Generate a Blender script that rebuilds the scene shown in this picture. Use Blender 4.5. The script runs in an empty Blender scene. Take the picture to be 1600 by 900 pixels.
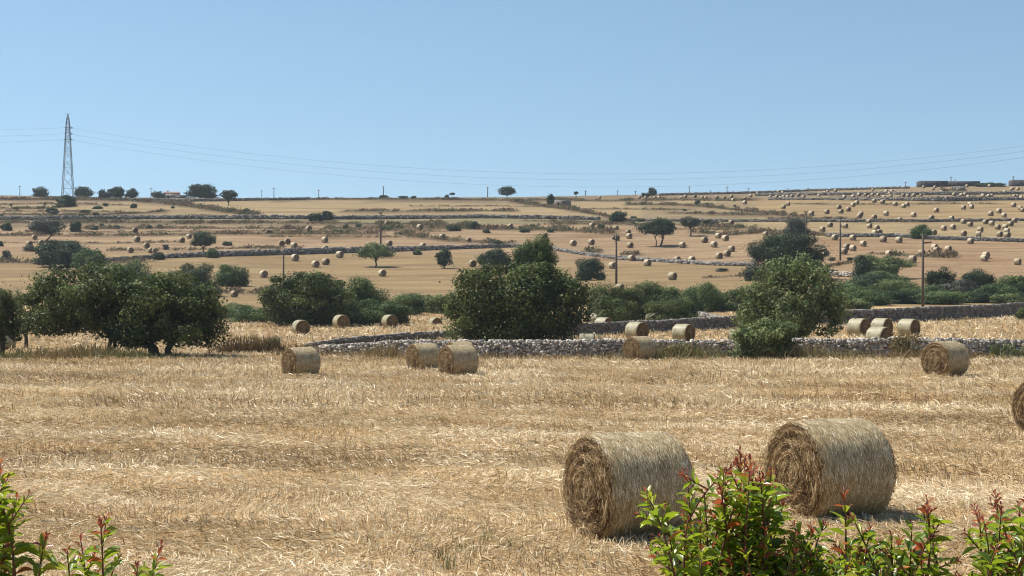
import bpy, math, random
import numpy as np
from mathutils import Vector, Matrix

SC = bpy.context.scene
COL = SC.collection
R = np.random.RandomState(7)
F = 2400.0            # focal length in pixels of the 1600 x 900 photograph
CZ = 3.2              # camera height
PI = math.pi

# ------------------------------------------------------------------ tagging
def tag(o, label=None, cat=None, group=None, kind=None):
    if label: o['label'] = label
    if cat: o['category'] = cat
    if group: o['group'] = group
    if kind: o['kind'] = kind
    return o

def empty(name, loc, rz=0.0):
    o = bpy.data.objects.new(name, None)
    o.empty_display_size = 0.3
    o.location = loc
    o.rotation_euler = (0, 0, rz)
    COL.objects.link(o)
    return o

def mesh_data(name, verts, faces, mats, attrs=None, smooth=False, fmat=None):
    verts = np.asarray(verts, dtype=np.float32)
    me = bpy.data.meshes.new(name)
    if isinstance(faces, np.ndarray): faces = [faces]
    faces = [np.asarray(f, dtype=np.int32) for f in faces if len(f)]
    me.vertices.add(len(verts))
    me.vertices.foreach_set('co', verts.ravel())
    nl = sum(f.size for f in faces)
    npoly = sum(len(f) for f in faces)
    me.loops.add(nl)
    me.loops.foreach_set('vertex_index', np.concatenate([f.ravel() for f in faces]))
    me.polygons.add(npoly)
    tot = np.concatenate([np.full(len(f), f.shape[1], dtype=np.int32) for f in faces])
    start = np.concatenate([[0], np.cumsum(tot)[:-1]]).astype(np.int32)
    me.polygons.foreach_set('loop_start', start)
    me.polygons.foreach_set('loop_total', tot)
    if fmat is not None:
        me.polygons.foreach_set('material_index', np.asarray(fmat, dtype=np.int32))
    if smooth:
        me.polygons.foreach_set('use_smooth', np.ones(npoly, dtype=bool))
    if not isinstance(mats, (list, tuple)): mats = [mats]
    for m in mats: me.materials.append(m)
    if attrs:
        for k, a in attrs.items():
            a = np.asarray(a, dtype=np.float32)
            if a.ndim == 1:
                at = me.attributes.new(k, 'FLOAT', 'POINT'); at.data.foreach_set('value', a)
            elif a.shape[1] == 3:
                c = np.ones((len(a), 4), dtype=np.float32); c[:, :3] = a
                at = me.attributes.new(k, 'FLOAT_COLOR', 'POINT'); at.data.foreach_set('color', c.ravel())
            else:
                at = me.attributes.new(k, 'FLOAT2', 'POINT'); at.data.foreach_set('vector', a.ravel())
    me.update(calc_edges=True)
    return me

def link(name, me, parent=None, loc=(0, 0, 0), rz=0.0):
    o = bpy.data.objects.new(name, me)
    o.location = loc
    o.rotation_euler = (0, 0, rz)
    COL.objects.link(o)
    if parent: o.parent = parent
    return o

def obj(name, verts, faces, mats, parent=None, loc=(0, 0, 0), **k):
    return link(name, mesh_data(name, verts, faces, mats, **k), parent, loc)

class MB:
    """collects shapes that become one mesh"""
    def __init__(s): s.v = []; s.f4 = []; s.f3 = []; s.n = 0; s.t = []
    def add(s, v, f, tint=0.5):
        v = np.asarray(v, float).reshape(-1, 3); f = np.asarray(f, int)
        if len(f):
            (s.f4 if f.shape[1] == 4 else s.f3).append(f + s.n)
        s.v.append(v); s.n += len(v)
        s.t.append(np.full(len(v), tint) if np.isscalar(tint) else np.asarray(tint))
    def tube(s, pts, rad, seg=6, tint=0.5):
        pts = np.asarray(pts, float); n = len(pts)
        rad = np.full(n, rad) if np.isscalar(rad) else np.asarray(rad)
        tg = np.gradient(pts, axis=0)
        tg /= np.linalg.norm(tg, axis=1)[:, None] + 1e-9
        ref = np.array([0.13, 0.21, 0.97]) if abs(tg[:, 2]).mean() < 0.8 else np.array([0.97, 0.2, 0.1])
        a = np.cross(tg, ref); a /= np.linalg.norm(a, axis=1)[:, None] + 1e-9
        b = np.cross(tg, a)
        th = np.arange(seg) * 2 * PI / seg
        v = (pts[:, None, :] + rad[:, None, None] * (np.cos(th)[None, :, None] * a[:, None, :] + np.sin(th)[None, :, None] * b[:, None, :])).reshape(-1, 3)
        f = []
        for i in range(n - 1):
            for j in range(seg):
                k = (j + 1) % seg
                f.append((i * seg + j, i * seg + k, (i + 1) * seg + k, (i + 1) * seg + j))
        v = np.vstack([v, pts[:1], pts[-1:]])
        s.add(v, np.array(f), tint)
        base = s.n - len(v); c0 = base + n * seg; c1 = c0 + 1
        f3 = [(c0, base + (j + 1) % seg, base + j) for j in range(seg)] + [(c1, base + (n - 1) * seg + j, base + (n - 1) * seg + (j + 1) % seg) for j in range(seg)]
        s.f3.append(np.array(f3))
    def box(s, c, size, rz=0.0, jitter=0.0, tint=0.5, rng=None):
        b = np.array([[-1, -1, -1], [1, -1, -1], [1, 1, -1], [-1, 1, -1], [-1, -1, 1], [1, -1, 1], [1, 1, 1], [-1, 1, 1]], float) * 0.5
        if jitter: b = b + (rng or R).uniform(-jitter, jitter, b.shape)
        v = b * np.asarray(size)
        cs, sn = math.cos(rz), math.sin(rz)
        v = np.stack([v[:, 0] * cs - v[:, 1] * sn, v[:, 0] * sn + v[:, 1] * cs, v[:, 2]], 1) + np.asarray(c)
        s.add(v, np.array([(0, 3, 2, 1), (4, 5, 6, 7), (0, 1, 5, 4), (1, 2, 6, 5), (2, 3, 7, 6), (3, 0, 4, 7)]), tint)
    def bar(s, p, q, w, tint=0.5):
        s.tube(np.array([p, q], float), w, 4, tint)
    def build(s, name, mat, parent=None, loc=(0, 0, 0), smooth=False):
        v = np.vstack(s.v)
        fs = []
        if s.f4: fs.append(np.vstack(s.f4))
        if s.f3: fs.append(np.vstack(s.f3))
        return link(name, mesh_data(name, v, fs, mat, attrs={'tint': np.concatenate(s.t)}, smooth=smooth), parent, loc)

def vnoise(x, y, seed=0):
    x = np.asarray(x, float); y = np.asarray(y, float)
    xi = np.floor(x).astype(np.int64); yi = np.floor(y).astype(np.int64)
    fx = x - xi; fy = y - yi
    fx = fx * fx * (3 - 2 * fx); fy = fy * fy * (3 - 2 * fy)
    def h(a, b):
        n = (a * 374761393 + b * 668265263 + seed * 2147483 + 1013904223) & 0x7fffffff
        n = ((n ^ (n >> 13)) * 1274126177) & 0x7fffffff
        return ((n ^ (n >> 16)) & 0xffff) / 65535.0
    return (h(xi, yi) * (1 - fx) + h(xi + 1, yi) * fx) * (1 - fy) + (h(xi, yi + 1) * (1 - fx) + h(xi + 1, yi + 1) * fx) * fy

# ------------------------------------------------------------------ terrain
DD = np.array([6, 10, 17.3, 20.4, 30, 45, 70, 96, 104, 120, 150, 180, 215, 240, 268, 290, 320, 355, 375, 395, 430, 480, 560, 680, 800, 1200, 2500, 6000], float)
near = 485 + 7198 / DD
YL = near.copy(); YR = near.copy()
YL[9:24] = [535, 514, 498, 474, 457, 442, 430, 410, 385, 370, 357, 340, 323, 312, 305]
YR[6:23] = [580, 559, 552, 530, 505, 488, 468, 450, 432, 418, 396, 370, 360, 347, 331, 315, 299]
SKX = [-400, 0, 200, 400, 800, 1000, 1200, 1400, 1500, 1600, 2000]
SKY_ = [303, 304.5, 308, 309, 307.5, 304, 299.5, 292, 289.5, 289, 290]
PXG = np.arange(-3000, 4601, 50.0)
LG = np.linspace(math.log(6), math.log(6000), 1600)
def _table():
    T = np.zeros((len(PXG), len(LG)))
    lw = np.log(DD)
    k = np.ones(19) / 19
    for i, px in enumerate(PXG):
        w = np.clip((px - 850) / 600, 0, 1); w = w * w * (3 - 2 * w)
        y = YL * (1 - w) + YR * w
        s = np.interp(px, SKX, SKY_)
        y[22] = max(y[22] * 0.5 + (s + 7) * 0.5, s + 5)
        y[21] = max(y[21], y[22] + 6)
        y[23] = s; y[24] = s + 3; y[25] = s + 9; y[26] = s + 20; y[27] = s + 40
        row = np.interp(LG, lw, y)
        p = np.pad(row, 9, mode='edge')
        sm = np.convolve(p, k, 'valid')
        nearw = np.clip((LG - math.log(40)) / 0.5, 0, 1)
        T[i] = row * (1 - nearw) + sm * nearw
        exact = 485 + 7198 / np.exp(LG)
        m = np.exp(LG) < 60
        if px < 1000: T[i][m] = exact[m]
    return T
TAB = _table()
def yproj(px, d):
    px = np.clip(np.asarray(px, float), PXG[0], PXG[-1] - 1e-3); d = np.clip(np.asarray(d, float), 6.001, 5999)
    a = (px - PXG[0]) / 50; i = np.clip(np.floor(a).astype(int), 0, len(PXG) - 2); fa = a - i
    b = (np.log(d) - LG[0]) / (LG[1] - LG[0]); j = np.clip(np.floor(b).astype(int), 0, len(LG) - 2); fb = b - j
    return (TAB[i, j] * (1 - fb) + TAB[i, j + 1] * fb) * (1 - fa) + (TAB[i + 1, j] * (1 - fb) + TAB[i + 1, j + 1] * fb) * fa
def gz(x, d):
    """ground height at world (x, d)"""
    x = np.asarray(x, float); d = np.asarray(d, float)
    dc = np.maximum(d, 8.0)
    px = x / dc * F + 800
    z = CZ - (yproj(px, dc) - 450) / F * dc
    flat = CZ - (3.0 + 0.0146 * d)
    t = np.clip((d - 8) / 6, 0, 1)
    z = flat * (1 - t) + z * t
    amp = np.clip((160 - d) / 100, 0, 1)
    z = z + amp * (0.10 * (vnoise(x * 0.35, d * 0.5, 3) - 0.5) + 0.05 * (vnoise(x * 1.3, d * 1.6, 4) - 0.5))
    far = np.clip((d - 190) / 60, 0, 1) * np.clip((700 - d) / 150, 0, 1)
    z = z + far * 0.5 * (vnoise(x * 0.03, d * 0.06, 9) - 0.5)
    return z
DG = np.exp(np.linspace(math.log(9), math.log(690), 4000))
def d_at(px, py):
    y = yproj(np.full(len(DG), px), DG)
    y = np.minimum.accumulate(y)
    return float(np.interp(-py, -y, DG))
def ground(px, py=None, d=None):
    if d is None: d = d_at(px, py)
    x = (px - 800) / F * d
    return np.array([x, d, float(gz(x, d))])

# ------------------------------------------------------------------ materials
def new_mat(name):
    m = bpy.data.materials.new(name); m.use_nodes = True
    nt = m.node_tree
    for n in list(nt.nodes): nt.nodes.remove(n)
    out = nt.nodes.new('ShaderNodeOutputMaterial')
    return m, nt, out
def N(nt, t, **k):
    n = nt.nodes.new(t)
    for a, b in k.items():
        if a.startswith('i_'): n.inputs[a[2:].replace('_', ' ')].default_value = b
        else: setattr(n, a, b)
    return n
def ramp(nt, fac, stops):
    r = nt.nodes.new('ShaderNodeValToRGB')
    e = r.color_ramp.elements
    while len(e) > 1: e.remove(e[0])
    e[0].position = stops[0][0]; e[0].color = (*stops[0][1], 1)
    for p, c in stops[1:]:
        q = e.new(p); q.color = (*c, 1)
    nt.links.new(fac, r.inputs['Fac'])
    return r.outputs['Color']
def mixc(nt, fac, a, b, mode='MIX'):
    m = nt.nodes.new('ShaderNodeMix'); m.data_type = 'RGBA'; m.blend_type = mode; m.clamp_factor = True
    for sock, v in ((m.inputs['Factor'], fac), (m.inputs['A'], a), (m.inputs['B'], b)):
        if hasattr(v, 'is_output') or isinstance(v, bpy.types.NodeSocket): nt.links.new(v, sock)
        elif isinstance(v, (int, float)): sock.default_value = v
        else: sock.default_value = (*v, 1)
    return [o for o in m.outputs if o.name == 'Result' and o.type == 'RGBA'][0]
def math_(nt, op, a, b=None, c=None):
    m = nt.nodes.new('ShaderNodeMath'); m.operation = op
    for s, v in zip(m.inputs, (a, b, c)):
        if v is None: continue
        if isinstance(v, bpy.types.NodeSocket): nt.links.new(v, s)
        else: s.default_value = v
    return m.outputs[0]
def noise(nt, vec, scale, detail=4, rough=0.55, stretch=None):
    if stretch is not None:
        mp = nt.nodes.new('ShaderNodeMapping'); mp.inputs['Scale'].default_value = stretch
        nt.links.new(vec, mp.inputs['Vector']); vec = mp.outputs['Vector']
    n = nt.nodes.new('ShaderNodeTexNoise'); n.inputs['Scale'].default_value = scale
    n.inputs['Detail'].default_value = detail; n.inputs['Roughness'].default_value = rough
    nt.links.new(vec, n.inputs['Vector'])
    return n.outputs['Fac']
def attr(nt, name):
    a = nt.nodes.new('ShaderNodeAttribute'); a.attribute_name = name
    return a
def leafy(name, stops, trans=0.3, rough=0.5, gloss=0.0, tcol=None):
    """two-sided leaf / straw material: colour from the 'tint' attribute"""
    m, nt, out = new_mat(name)
    t = attr(nt, 'tint').outputs['Fac']
    c = ramp(nt, t, stops)
    p = N(nt, 'ShaderNodeBsdfPrincipled'); p.inputs['Roughness'].default_value = rough
    p.inputs['Specular IOR Level'].default_value = 0.15 + gloss
    nt.links.new(c, p.inputs['Base Color'])
    tr = N(nt, 'ShaderNodeBsdfTranslucent')
    cc = c if tcol is None else mixc(nt, 0.7, c, tcol)
    nt.links.new(cc, tr.inputs['Color'])
    mx = N(nt, 'ShaderNodeMixShader'); mx.inputs['Fac'].default_value = trans
    nt.links.new(p.outputs[0], mx.inputs[1]); nt.links.new(tr.outputs[0], mx.inputs[2])
    nt.links.new(mx.outputs[0], out.inputs['Surface'])
    return m
def rough_mat(name, stops, scale=6.0, rough=0.9, bump=0.4, stretch=None, tint=0.5, dist=0.03):
    m, nt, out = new_mat(name)
    pos = N(nt, 'ShaderNodeTexCoord').outputs['Object']
    n = noise(nt, pos, scale, 6, 0.6, stretch)
    t = attr(nt, 'tint').outputs['Fac']
    f = math_(nt, 'ADD', math_(nt, 'MULTIPLY', n, 1 - tint), math_(nt, 'MULTIPLY', t, tint))
    c = ramp(nt, f, stops)
    p = N(nt, 'ShaderNodeBsdfPrincipled'); p.inputs['Roughness'].default_value = rough
    p.inputs['Specular IOR Level'].default_value = 0.2
    nt.links.new(c, p.inputs['Base Color'])
    b = N(nt, 'ShaderNodeBump'); b.inputs['Strength'].default_value = bump; b.inputs['Distance'].default_value = dist
    nt.links.new(n, b.inputs['Height']); nt.links.new(b.outputs[0], p.inputs['Normal'])
    nt.links.new(p.outputs[0], out.inputs['Surface'])
    return m

M = {}
M['straw'] = leafy('straw_stalks', [(0.0, (0.075, 0.042, 0.019)), (0.3, (0.27, 0.18, 0.083)), (0.6, (0.545, 0.41, 0.215)), (1.0, (0.84, 0.72, 0.50))], 0.25, 0.45, 0.2)
M['bale_end'] = leafy('bale_end_straw', [(0.0, (0.08, 0.042, 0.018)), (0.4, (0.28, 0.175, 0.078)), (0.75, (0.50, 0.36, 0.18)), (1.0, (0.74, 0.60, 0.40))], 0.15, 0.5, 0.1)
M['bale_side'] = leafy('bale_side_straw', [(0.0, (0.12, 0.095, 0.05)), (0.4, (0.36, 0.305, 0.175)), (0.75, (0.56, 0.51, 0.335)), (1.0, (0.76, 0.72, 0.55))], 0.04, 0.45, 0.2)
M['foliage_dark'] = leafy('carob_leaves', [(0.0, (0.02, 0.033, 0.012)), (0.5, (0.085, 0.110, 0.033)), (1.0, (0.20, 0.23, 0.07))], 0.28, 0.55, 0.02)
M['foliage_green'] = leafy('lentisk_leaves', [(0.0, (0.028, 0.05, 0.02)), (0.5, (0.098, 0.142, 0.048)), (1.0, (0.19, 0.25, 0.085))], 0.3, 0.55, 0.02)
M['foliage_olive'] = leafy('olive_leaves', [(0.0, (0.04, 0.06, 0.02)), (0.5, (0.15, 0.185, 0.068)), (1.0, (0.30, 0.34, 0.14))], 0.3, 0.55, 0.02)
M['foliage_far'] = leafy('far_tree_leaves', [(0.0, (0.018, 0.030, 0.016)), (0.5, (0.045, 0.067, 0.030)), (1.0, (0.095, 0.125, 0.052))], 0.25, 0.6, 0.02)
M['foliage_grey'] = leafy('almond_leaves', [(0.0, (0.05, 0.055, 0.04)), (0.5, (0.085, 0.09, 0.062)), (1.0, (0.13, 0.135, 0.09))], 0.2, 0.6, 0.1)
M['dry_weed'] = leafy('dry_weeds', [(0.0, (0.09, 0.06, 0.028)), (0.35, (0.21, 0.145, 0.065)), (0.6, (0.26, 0.20, 0.09)), (0.8, (0.13, 0.14, 0.05)), (1.0, (0.075, 0.095, 0.03))], 0.25, 0.6)
M['scrub'] = leafy('hill_scrub', [(0.0, (0.12, 0.08, 0.048)), (0.4, (0.24, 0.175, 0.10)), (0.7, (0.18, 0.155, 0.08)), (1.0, (0.09, 0.095, 0.045))], 0.2, 0.7)
M['broom'] = leafy('yellow_flowers', [(0.0, (0.12, 0.12, 0.03)), (0.5, (0.40, 0.28, 0.03)), (1.0, (0.65, 0.45, 0.03))], 0.25, 0.6)
M['shrub_leaf'] = leafy('glossy_green_leaves', [(0.0, (0.025, 0.06, 0.012)), (0.45, (0.065, 0.135, 0.018)), (0.8, (0.16, 0.24, 0.025)), (1.0, (0.34, 0.34, 0.04))], 0.45, 0.32, 0.35, (0.36, 0.46, 0.02))
M['young_leaf'] = leafy('red_young_leaves', [(0.0, (0.11, 0.022, 0.02)), (0.5, (0.25, 0.05, 0.03)), (0.8, (0.40, 0.12, 0.035)), (1.0, (0.48, 0.25, 0.06))], 0.40, 0.3, 0.4, (0.55, 0.14, 0.05))
M['green_blade'] = leafy('green_grass_blades', [(0.0, (0.05, 0.08, 0.02)), (1.0, (0.16, 0.20, 0.06))], 0.3, 0.5)
M['stem'] = rough_mat('shrub_bark', [(0.2, (0.07, 0.03, 0.02)), (0.8, (0.20, 0.085, 0.05))], 60, 0.7, 0.3)
M['bark'] = rough_mat('tree_bark', [(0.2, (0.04, 0.03, 0.022)), (0.8, (0.14, 0.11, 0.08))], 8, 0.9, 0.6, (1, 1, 0.25))
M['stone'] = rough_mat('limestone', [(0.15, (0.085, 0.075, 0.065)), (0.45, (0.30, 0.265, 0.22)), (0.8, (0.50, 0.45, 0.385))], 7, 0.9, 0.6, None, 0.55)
M['stone_dark'] = rough_mat('dark_shaded_stone', [(0.15, (0.075, 0.064, 0.055)), (0.5, (0.17, 0.148, 0.125)), (0.85, (0.31, 0.275, 0.235))], 3, 0.9, 0.6, None, 0.55, 0.1)  # darker copy of the limestone; shade on wall faces is put into the colour
M['stone_mid'] = rough_mat('mid_grey_stone', [(0.15, (0.09, 0.08, 0.07)), (0.5, (0.20, 0.18, 0.155)), (0.85, (0.34, 0.31, 0.27))], 3, 0.9, 0.6, None, 0.55, 0.1)  # plain grey stone, in tone between the pale and the dark one
M['pole'] = rough_mat('pole_wood', [(0.2, (0.06, 0.045, 0.035)), (0.8, (0.15, 0.12, 0.10))], 4, 0.85, 0.3, (6, 6, 0.4))
M['steel'] = rough_mat('galvanised_steel', [(0.2, (0.05, 0.05, 0.055)), (0.8, (0.09, 0.09, 0.095))], 3, 0.55, 0.1)
M['cable'] = rough_mat('cable_metal', [(0.2, (0.10, 0.11, 0.12)), (0.8, (0.16, 0.17, 0.18))], 3, 0.6, 0.0)
M['roof'] = rough_mat('roof_tiles', [(0.2, (0.22, 0.13, 0.10)), (0.8, (0.40, 0.26, 0.20))], 2, 0.85, 0.4, (1, 6, 1))
M['plaster'] = rough_mat('old_plaster', [(0.2, (0.24, 0.21, 0.18)), (0.8, (0.42, 0.38, 0.33))], 1.0, 0.9, 0.3)
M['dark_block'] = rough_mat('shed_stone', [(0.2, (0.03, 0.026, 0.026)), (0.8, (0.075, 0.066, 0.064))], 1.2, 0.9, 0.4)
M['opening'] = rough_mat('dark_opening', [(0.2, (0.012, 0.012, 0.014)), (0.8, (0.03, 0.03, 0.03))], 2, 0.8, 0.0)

def ground_mat():
    m, nt, out = new_mat('field_ground')
    pos = N(nt, 'ShaderNodeNewGeometry').outputs['Position']
    col = attr(nt, 'col').outputs['Color']
    b = noise(nt, pos, 1.0, 5, 0.6, (0.03, 0.28, 0.1))       # harvest streaks along the contour
    b2 = noise(nt, pos, 1.0, 4, 0.6, (0.10, 1.1, 0.1))
    c5 = ramp(nt, b2, [(0.30, (0.72, 0.68, 0.64)), (0.48, (1, 1, 1)), (0.72, (1.16, 1.15, 1.12))])
    c1 = ramp(nt, b, [(0.28, (0.64, 0.60, 0.56)), (0.5, (1, 1, 1)), (0.75, (1.2, 1.19, 1.13))])
    patch = noise(nt, pos, 1.0, 5, 0.6, (0.05, 0.09, 0.1))
    c2 = ramp(nt, patch, [(0.3, (0.86, 0.80, 0.74)), (0.5, (1, 1, 1)), (0.7, (1.08, 1.10, 1.02))])
    fine = noise(nt, pos, 1.0, 6, 0.7, (1.2, 2.2, 1.0))
    c3 = ramp(nt, fine, [(0.25, (0.60, 0.56, 0.52)), (0.5, (1, 1, 1)), (0.75, (1.25, 1.25, 1.25))])
    grain = noise(nt, pos, 1.0, 4, 0.7, (14, 14, 14))
    c4 = ramp(nt, grain, [(0.3, (0.55, 0.5, 0.45)), (0.5, (1, 1, 1)), (0.7, (1.3, 1.3, 1.3))])
    c = mixc(nt, 1.0, col, c1, 'MULTIPLY'); c = mixc(nt, 1.0, c, c2, 'MULTIPLY'); c = mixc(nt, 1.0, c, c5, 'MULTIPLY')
    c = mixc(nt, 0.8, c, c3, 'MULTIPLY'); c = mixc(nt, 0.6, c, c4, 'MULTIPLY')
    p = N(nt, 'ShaderNodeBsdfPrincipled'); p.inputs['Roughness'].default_value = 0.95
    p.inputs['Specular IOR Level'].default_value = 0.1
    nt.links.new(c, p.inputs['Base Color'])
    bu = N(nt, 'ShaderNodeBump'); bu.inputs['Strength'].default_value = 0.6; bu.inputs['Distance'].default_value = 0.25
    nt.links.new(fine, bu.inputs['Height']); nt.links.new(bu.outputs[0], p.inputs['Normal'])
    nt.links.new(p.outputs[0], out.inputs['Surface'])
    return m
M['ground'] = ground_mat()

STR = [([(0, 336), (120, 337), (200, 334), (260, 330)], 5, .7), ([(215, 316), (260, 318), (320, 326), (400, 337)], 6, 1.2), ([(0, 347), (150, 348), (300, 349), (480, 349), (620, 350)], 5, .8),
       ([(130, 356), (260, 356), (400, 357), (560, 358), (700, 357), (800, 358)], 4, 1.0), ([(0, 367), (200, 367), (400, 366.5), (600, 366)], 4, .9), ([(170, 392), (300, 392), (400, 388), (470, 389)], 3, .7),
       ([(535, 330), (640, 330), (720, 330), (806, 330)], 4, .9), ([(600, 350), (700, 353), (760, 357), (860, 359), (960, 364)], 6, 1.3), ([(620, 366), (700, 374), (760, 378), (800, 380)], 5, 1.0),
       ([(800, 315), (860, 324), (920, 332), (960, 341)], 5, 1.1), ([(980, 320), (1060, 321), (1100, 322), (1200, 334), (1260, 338)], 5, 1.0), ([(860, 350), (960, 351), (1060, 352), (1180, 356)], 5, .9),
       ([(915, 393), (940, 394)], 4, 1.0), ([(972, 397), (998, 397)], 4, 1.0), ([(1080, 362), (1140, 366), (1190, 362), (1290, 367)], 4, 1.0), ([(1360, 398), (1430, 402), (1495, 402)], 4, 1.2),
       ([(0, 312), (120, 312), (210, 313)], 9, 1.1), ([(430, 312), (600, 312), (800, 313), (900, 313)], 7, .9), ([(900, 314), (1050, 313), (1180, 313)], 6, .9), ([(1100, 436), (1150, 434), (1170, 432)], 3, .8),
       ([(1290, 419), (1330, 411), (1350, 408)], 4, .9), ([(1050, 333), (1120, 335), (1200, 336)], 5, 1.0), ([(1470, 299), (1490, 298), (1510, 299)], 9, 1.6), ([(1300, 346), (1420, 347), (1560, 345)], 4, .7),
       ([(0, 408), (80, 409), (160, 410), (240, 410)], 5, 1.2), ([(330, 456), (400, 458), (450, 459)], 3, 1.0), ([(1200, 342), (1260, 341), (1340, 344)], 5, .8), ([(1200, 365), (1290, 367)], 4, 1.0), ([(0, 326), (60, 326), (110, 323)], 4, 1.0),
       ([(1440, 314), (1520, 314), (1600, 312)], 4, .8),
       ([(0, 331), (90, 330.5), (190, 331)], 2.5, .6), ([(60, 339), (200, 340), (330, 339)], 3, .7), ([(330, 362), (520, 362), (700, 361.5)], 2, .6), ([(40, 361.5), (200, 361.5), (330, 361)], 2, .6), ([(0, 319), (60, 318), (200, 320)], 2, .6),
       ([(820, 346), (900, 346.5), (990, 349)], 2.5, .7), ([(900, 327), (1000, 327.5), (1080, 328)], 2, .6), ([(1000, 357), (1100, 359), (1230, 360)], 2, .6), ([(420, 371), (560, 371), (690, 372)], 1.6, .5), ([(1240, 318.5), (1400, 319), (1560, 318)], 1.5, .5), ([(1300, 308.8), (1450, 308.5), (1590, 308)], 1.5, .6), ([(0, 380), (120, 380), (280, 379)], 1.6, .5), ([(640, 322), (760, 321), (870, 323)], 1.6, .5)]
# ------------------------------------------------------------------ ground sheet
def build_ground():
    rows = np.concatenate([np.linspace(-60, 9, 40), np.exp(np.linspace(math.log(9.3), math.log(800), 620)), np.exp(np.linspace(math.log(830), math.log(2600), 30))])
    us = np.linspace(-1.0, 1.0, 420); us = np.sign(us) * np.abs(us) ** 1.25
    dd, uu = np.meshgrid(rows, us, indexing='ij')
    x = uu * (np.abs(dd) + 40)
    z = gz(x, dd)
    v = np.stack([x, dd, z], -1).reshape(-1, 3)
    nr, nc = dd.shape
    i = np.arange(nr - 1)[:, None] * nc + np.arange(nc - 1)[None, :]
    f = np.stack([i, i + 1, i + nc + 1, i + nc], -1).reshape(-1, 4)
    # crop colours: each field its own
    X = v[:, 0]; D = v[:, 1]; px = X / np.maximum(D, 8) * F + 800
    py = yproj(px, np.maximum(D, 8)) + 3.0 * (vnoise(X * 0.03, D * 0.0 + 1, 5) - 0.5)
    gold = np.array([0.40, 0.28, 0.14]); pink = np.array([0.236, 0.163, 0.096]); tan = np.array([0.242, 0.180, 0.098]); scrubc = np.array([0.165, 0.122, 0.072]); olive = np.array([0.135, 0.115, 0.065]); soil = np.array([0.30, 0.19, 0.09])
    C = np.tile(gold, (len(v), 1))
    C[D < 102] = soil * np.array([1.25, 1.32, 1.45])
    m = (D >= 102) & (D < 190); C[m] = np.array([0.34, 0.225, 0.11])
    L = (D >= 190)
    right = px > 1180 + 40 * (vnoise(D * 0.05, X * 0 + 3, 8) - 0.5)
    def band(mask, y0, y1, c):
        mm = L & mask & (py >= y0) & (py < y1); C[mm] = c
    al = np.ones(len(v), bool)
    band(al, 395, 480, tan * np.array([0.87, 0.83, 0.78]))
    mid = ~right
    band(mid, 349, 396, pink)
    band(mid & (px > 870), 349, 408 + (px - 870) * 0.02, pink)
    band(mid, 340, 350, olive * 1.25)
    band(mid, 312, 341, tan)
    band(mid, 200, 313, scrubc)
    band(mid & (px < 560), 345, 354, scrubc)
    band(mid & (px > 1000), 319, 341, scrubc * 0.6 + tan * 0.4)
    band(right, 374, 440, pink * np.array([1.0, 0.97, 0.94]))
    band(right, 345, 375, tan)
    band(right, 312, 346, tan * np.array([1.0, 0.96, 0.92]))
    band(right, 200, 313, scrubc * 0.45 + tan * 0.55)
    for pp, wd, hh in STR:
        q = np.array(pp, float)
        m = L & (px > q[0, 0] - 6) & (px < q[-1, 0] + 6)
        yy = np.interp(px[m], q[:, 0], q[:, 1])
        half = wd * 0.55 * (0.35 + 1.1 * vnoise(X[m] * 0.12, D[m] * 0.05, 12))
        k = np.clip(1.4 - np.abs(py[m] - yy) / half, 0, 1)[:, None] * 0.85
        C[m] = C[m] * (1 - k) + np.array([0.115, 0.083, 0.05]) * k
    o = obj('ground', v, f, M['ground'], attrs={'col': C}, smooth=True)
    tag(o, kind='structure')
build_ground()

# ------------------------------------------------------------------ blades (stuff)
def blades(pos, dirs, L, W, tint, rng, taper=0.35, bend=0.0, face=None, loose=0.25):
    n = len(pos)
    r = rng.normal(size=(n, 3)) if face is None else face + rng.normal(0, loose, (n, 3))
    s = np.cross(dirs, r); s /= np.linalg.norm(s, axis=1)[:, None] + 1e-9
    w = (W / 2)[:, None] * s
    if bend:
        midp = pos + dirs * (L * 0.5)[:, None]
        tip = pos + dirs * (L * 0.97)[:, None]; tip[:, 2] -= L * bend * rng.uniform(0.0, 1.0, n)
        v = np.stack([pos - w, pos + w, midp + w * 0.85, midp - w * 0.85, tip + w * taper, tip - w * taper], 1).reshape(-1, 3)
        b = np.arange(n)[:, None] * 6
        f = np.concatenate([b + np.array([[0, 1, 2, 3]]), b + np.array([[3, 2, 4, 5]])])
        return v, f, np.repeat(tint, 6)
    tip = pos + dirs * L[:, None]
    v = np.stack([pos - w, pos + w, tip + w * taper, tip - w * taper], 1).reshape(-1, 3)
    f = np.arange(n)[:, None] * 4 + np.array([[0, 1, 2, 3]])
    return v, f, np.repeat(tint, 4)

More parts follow.
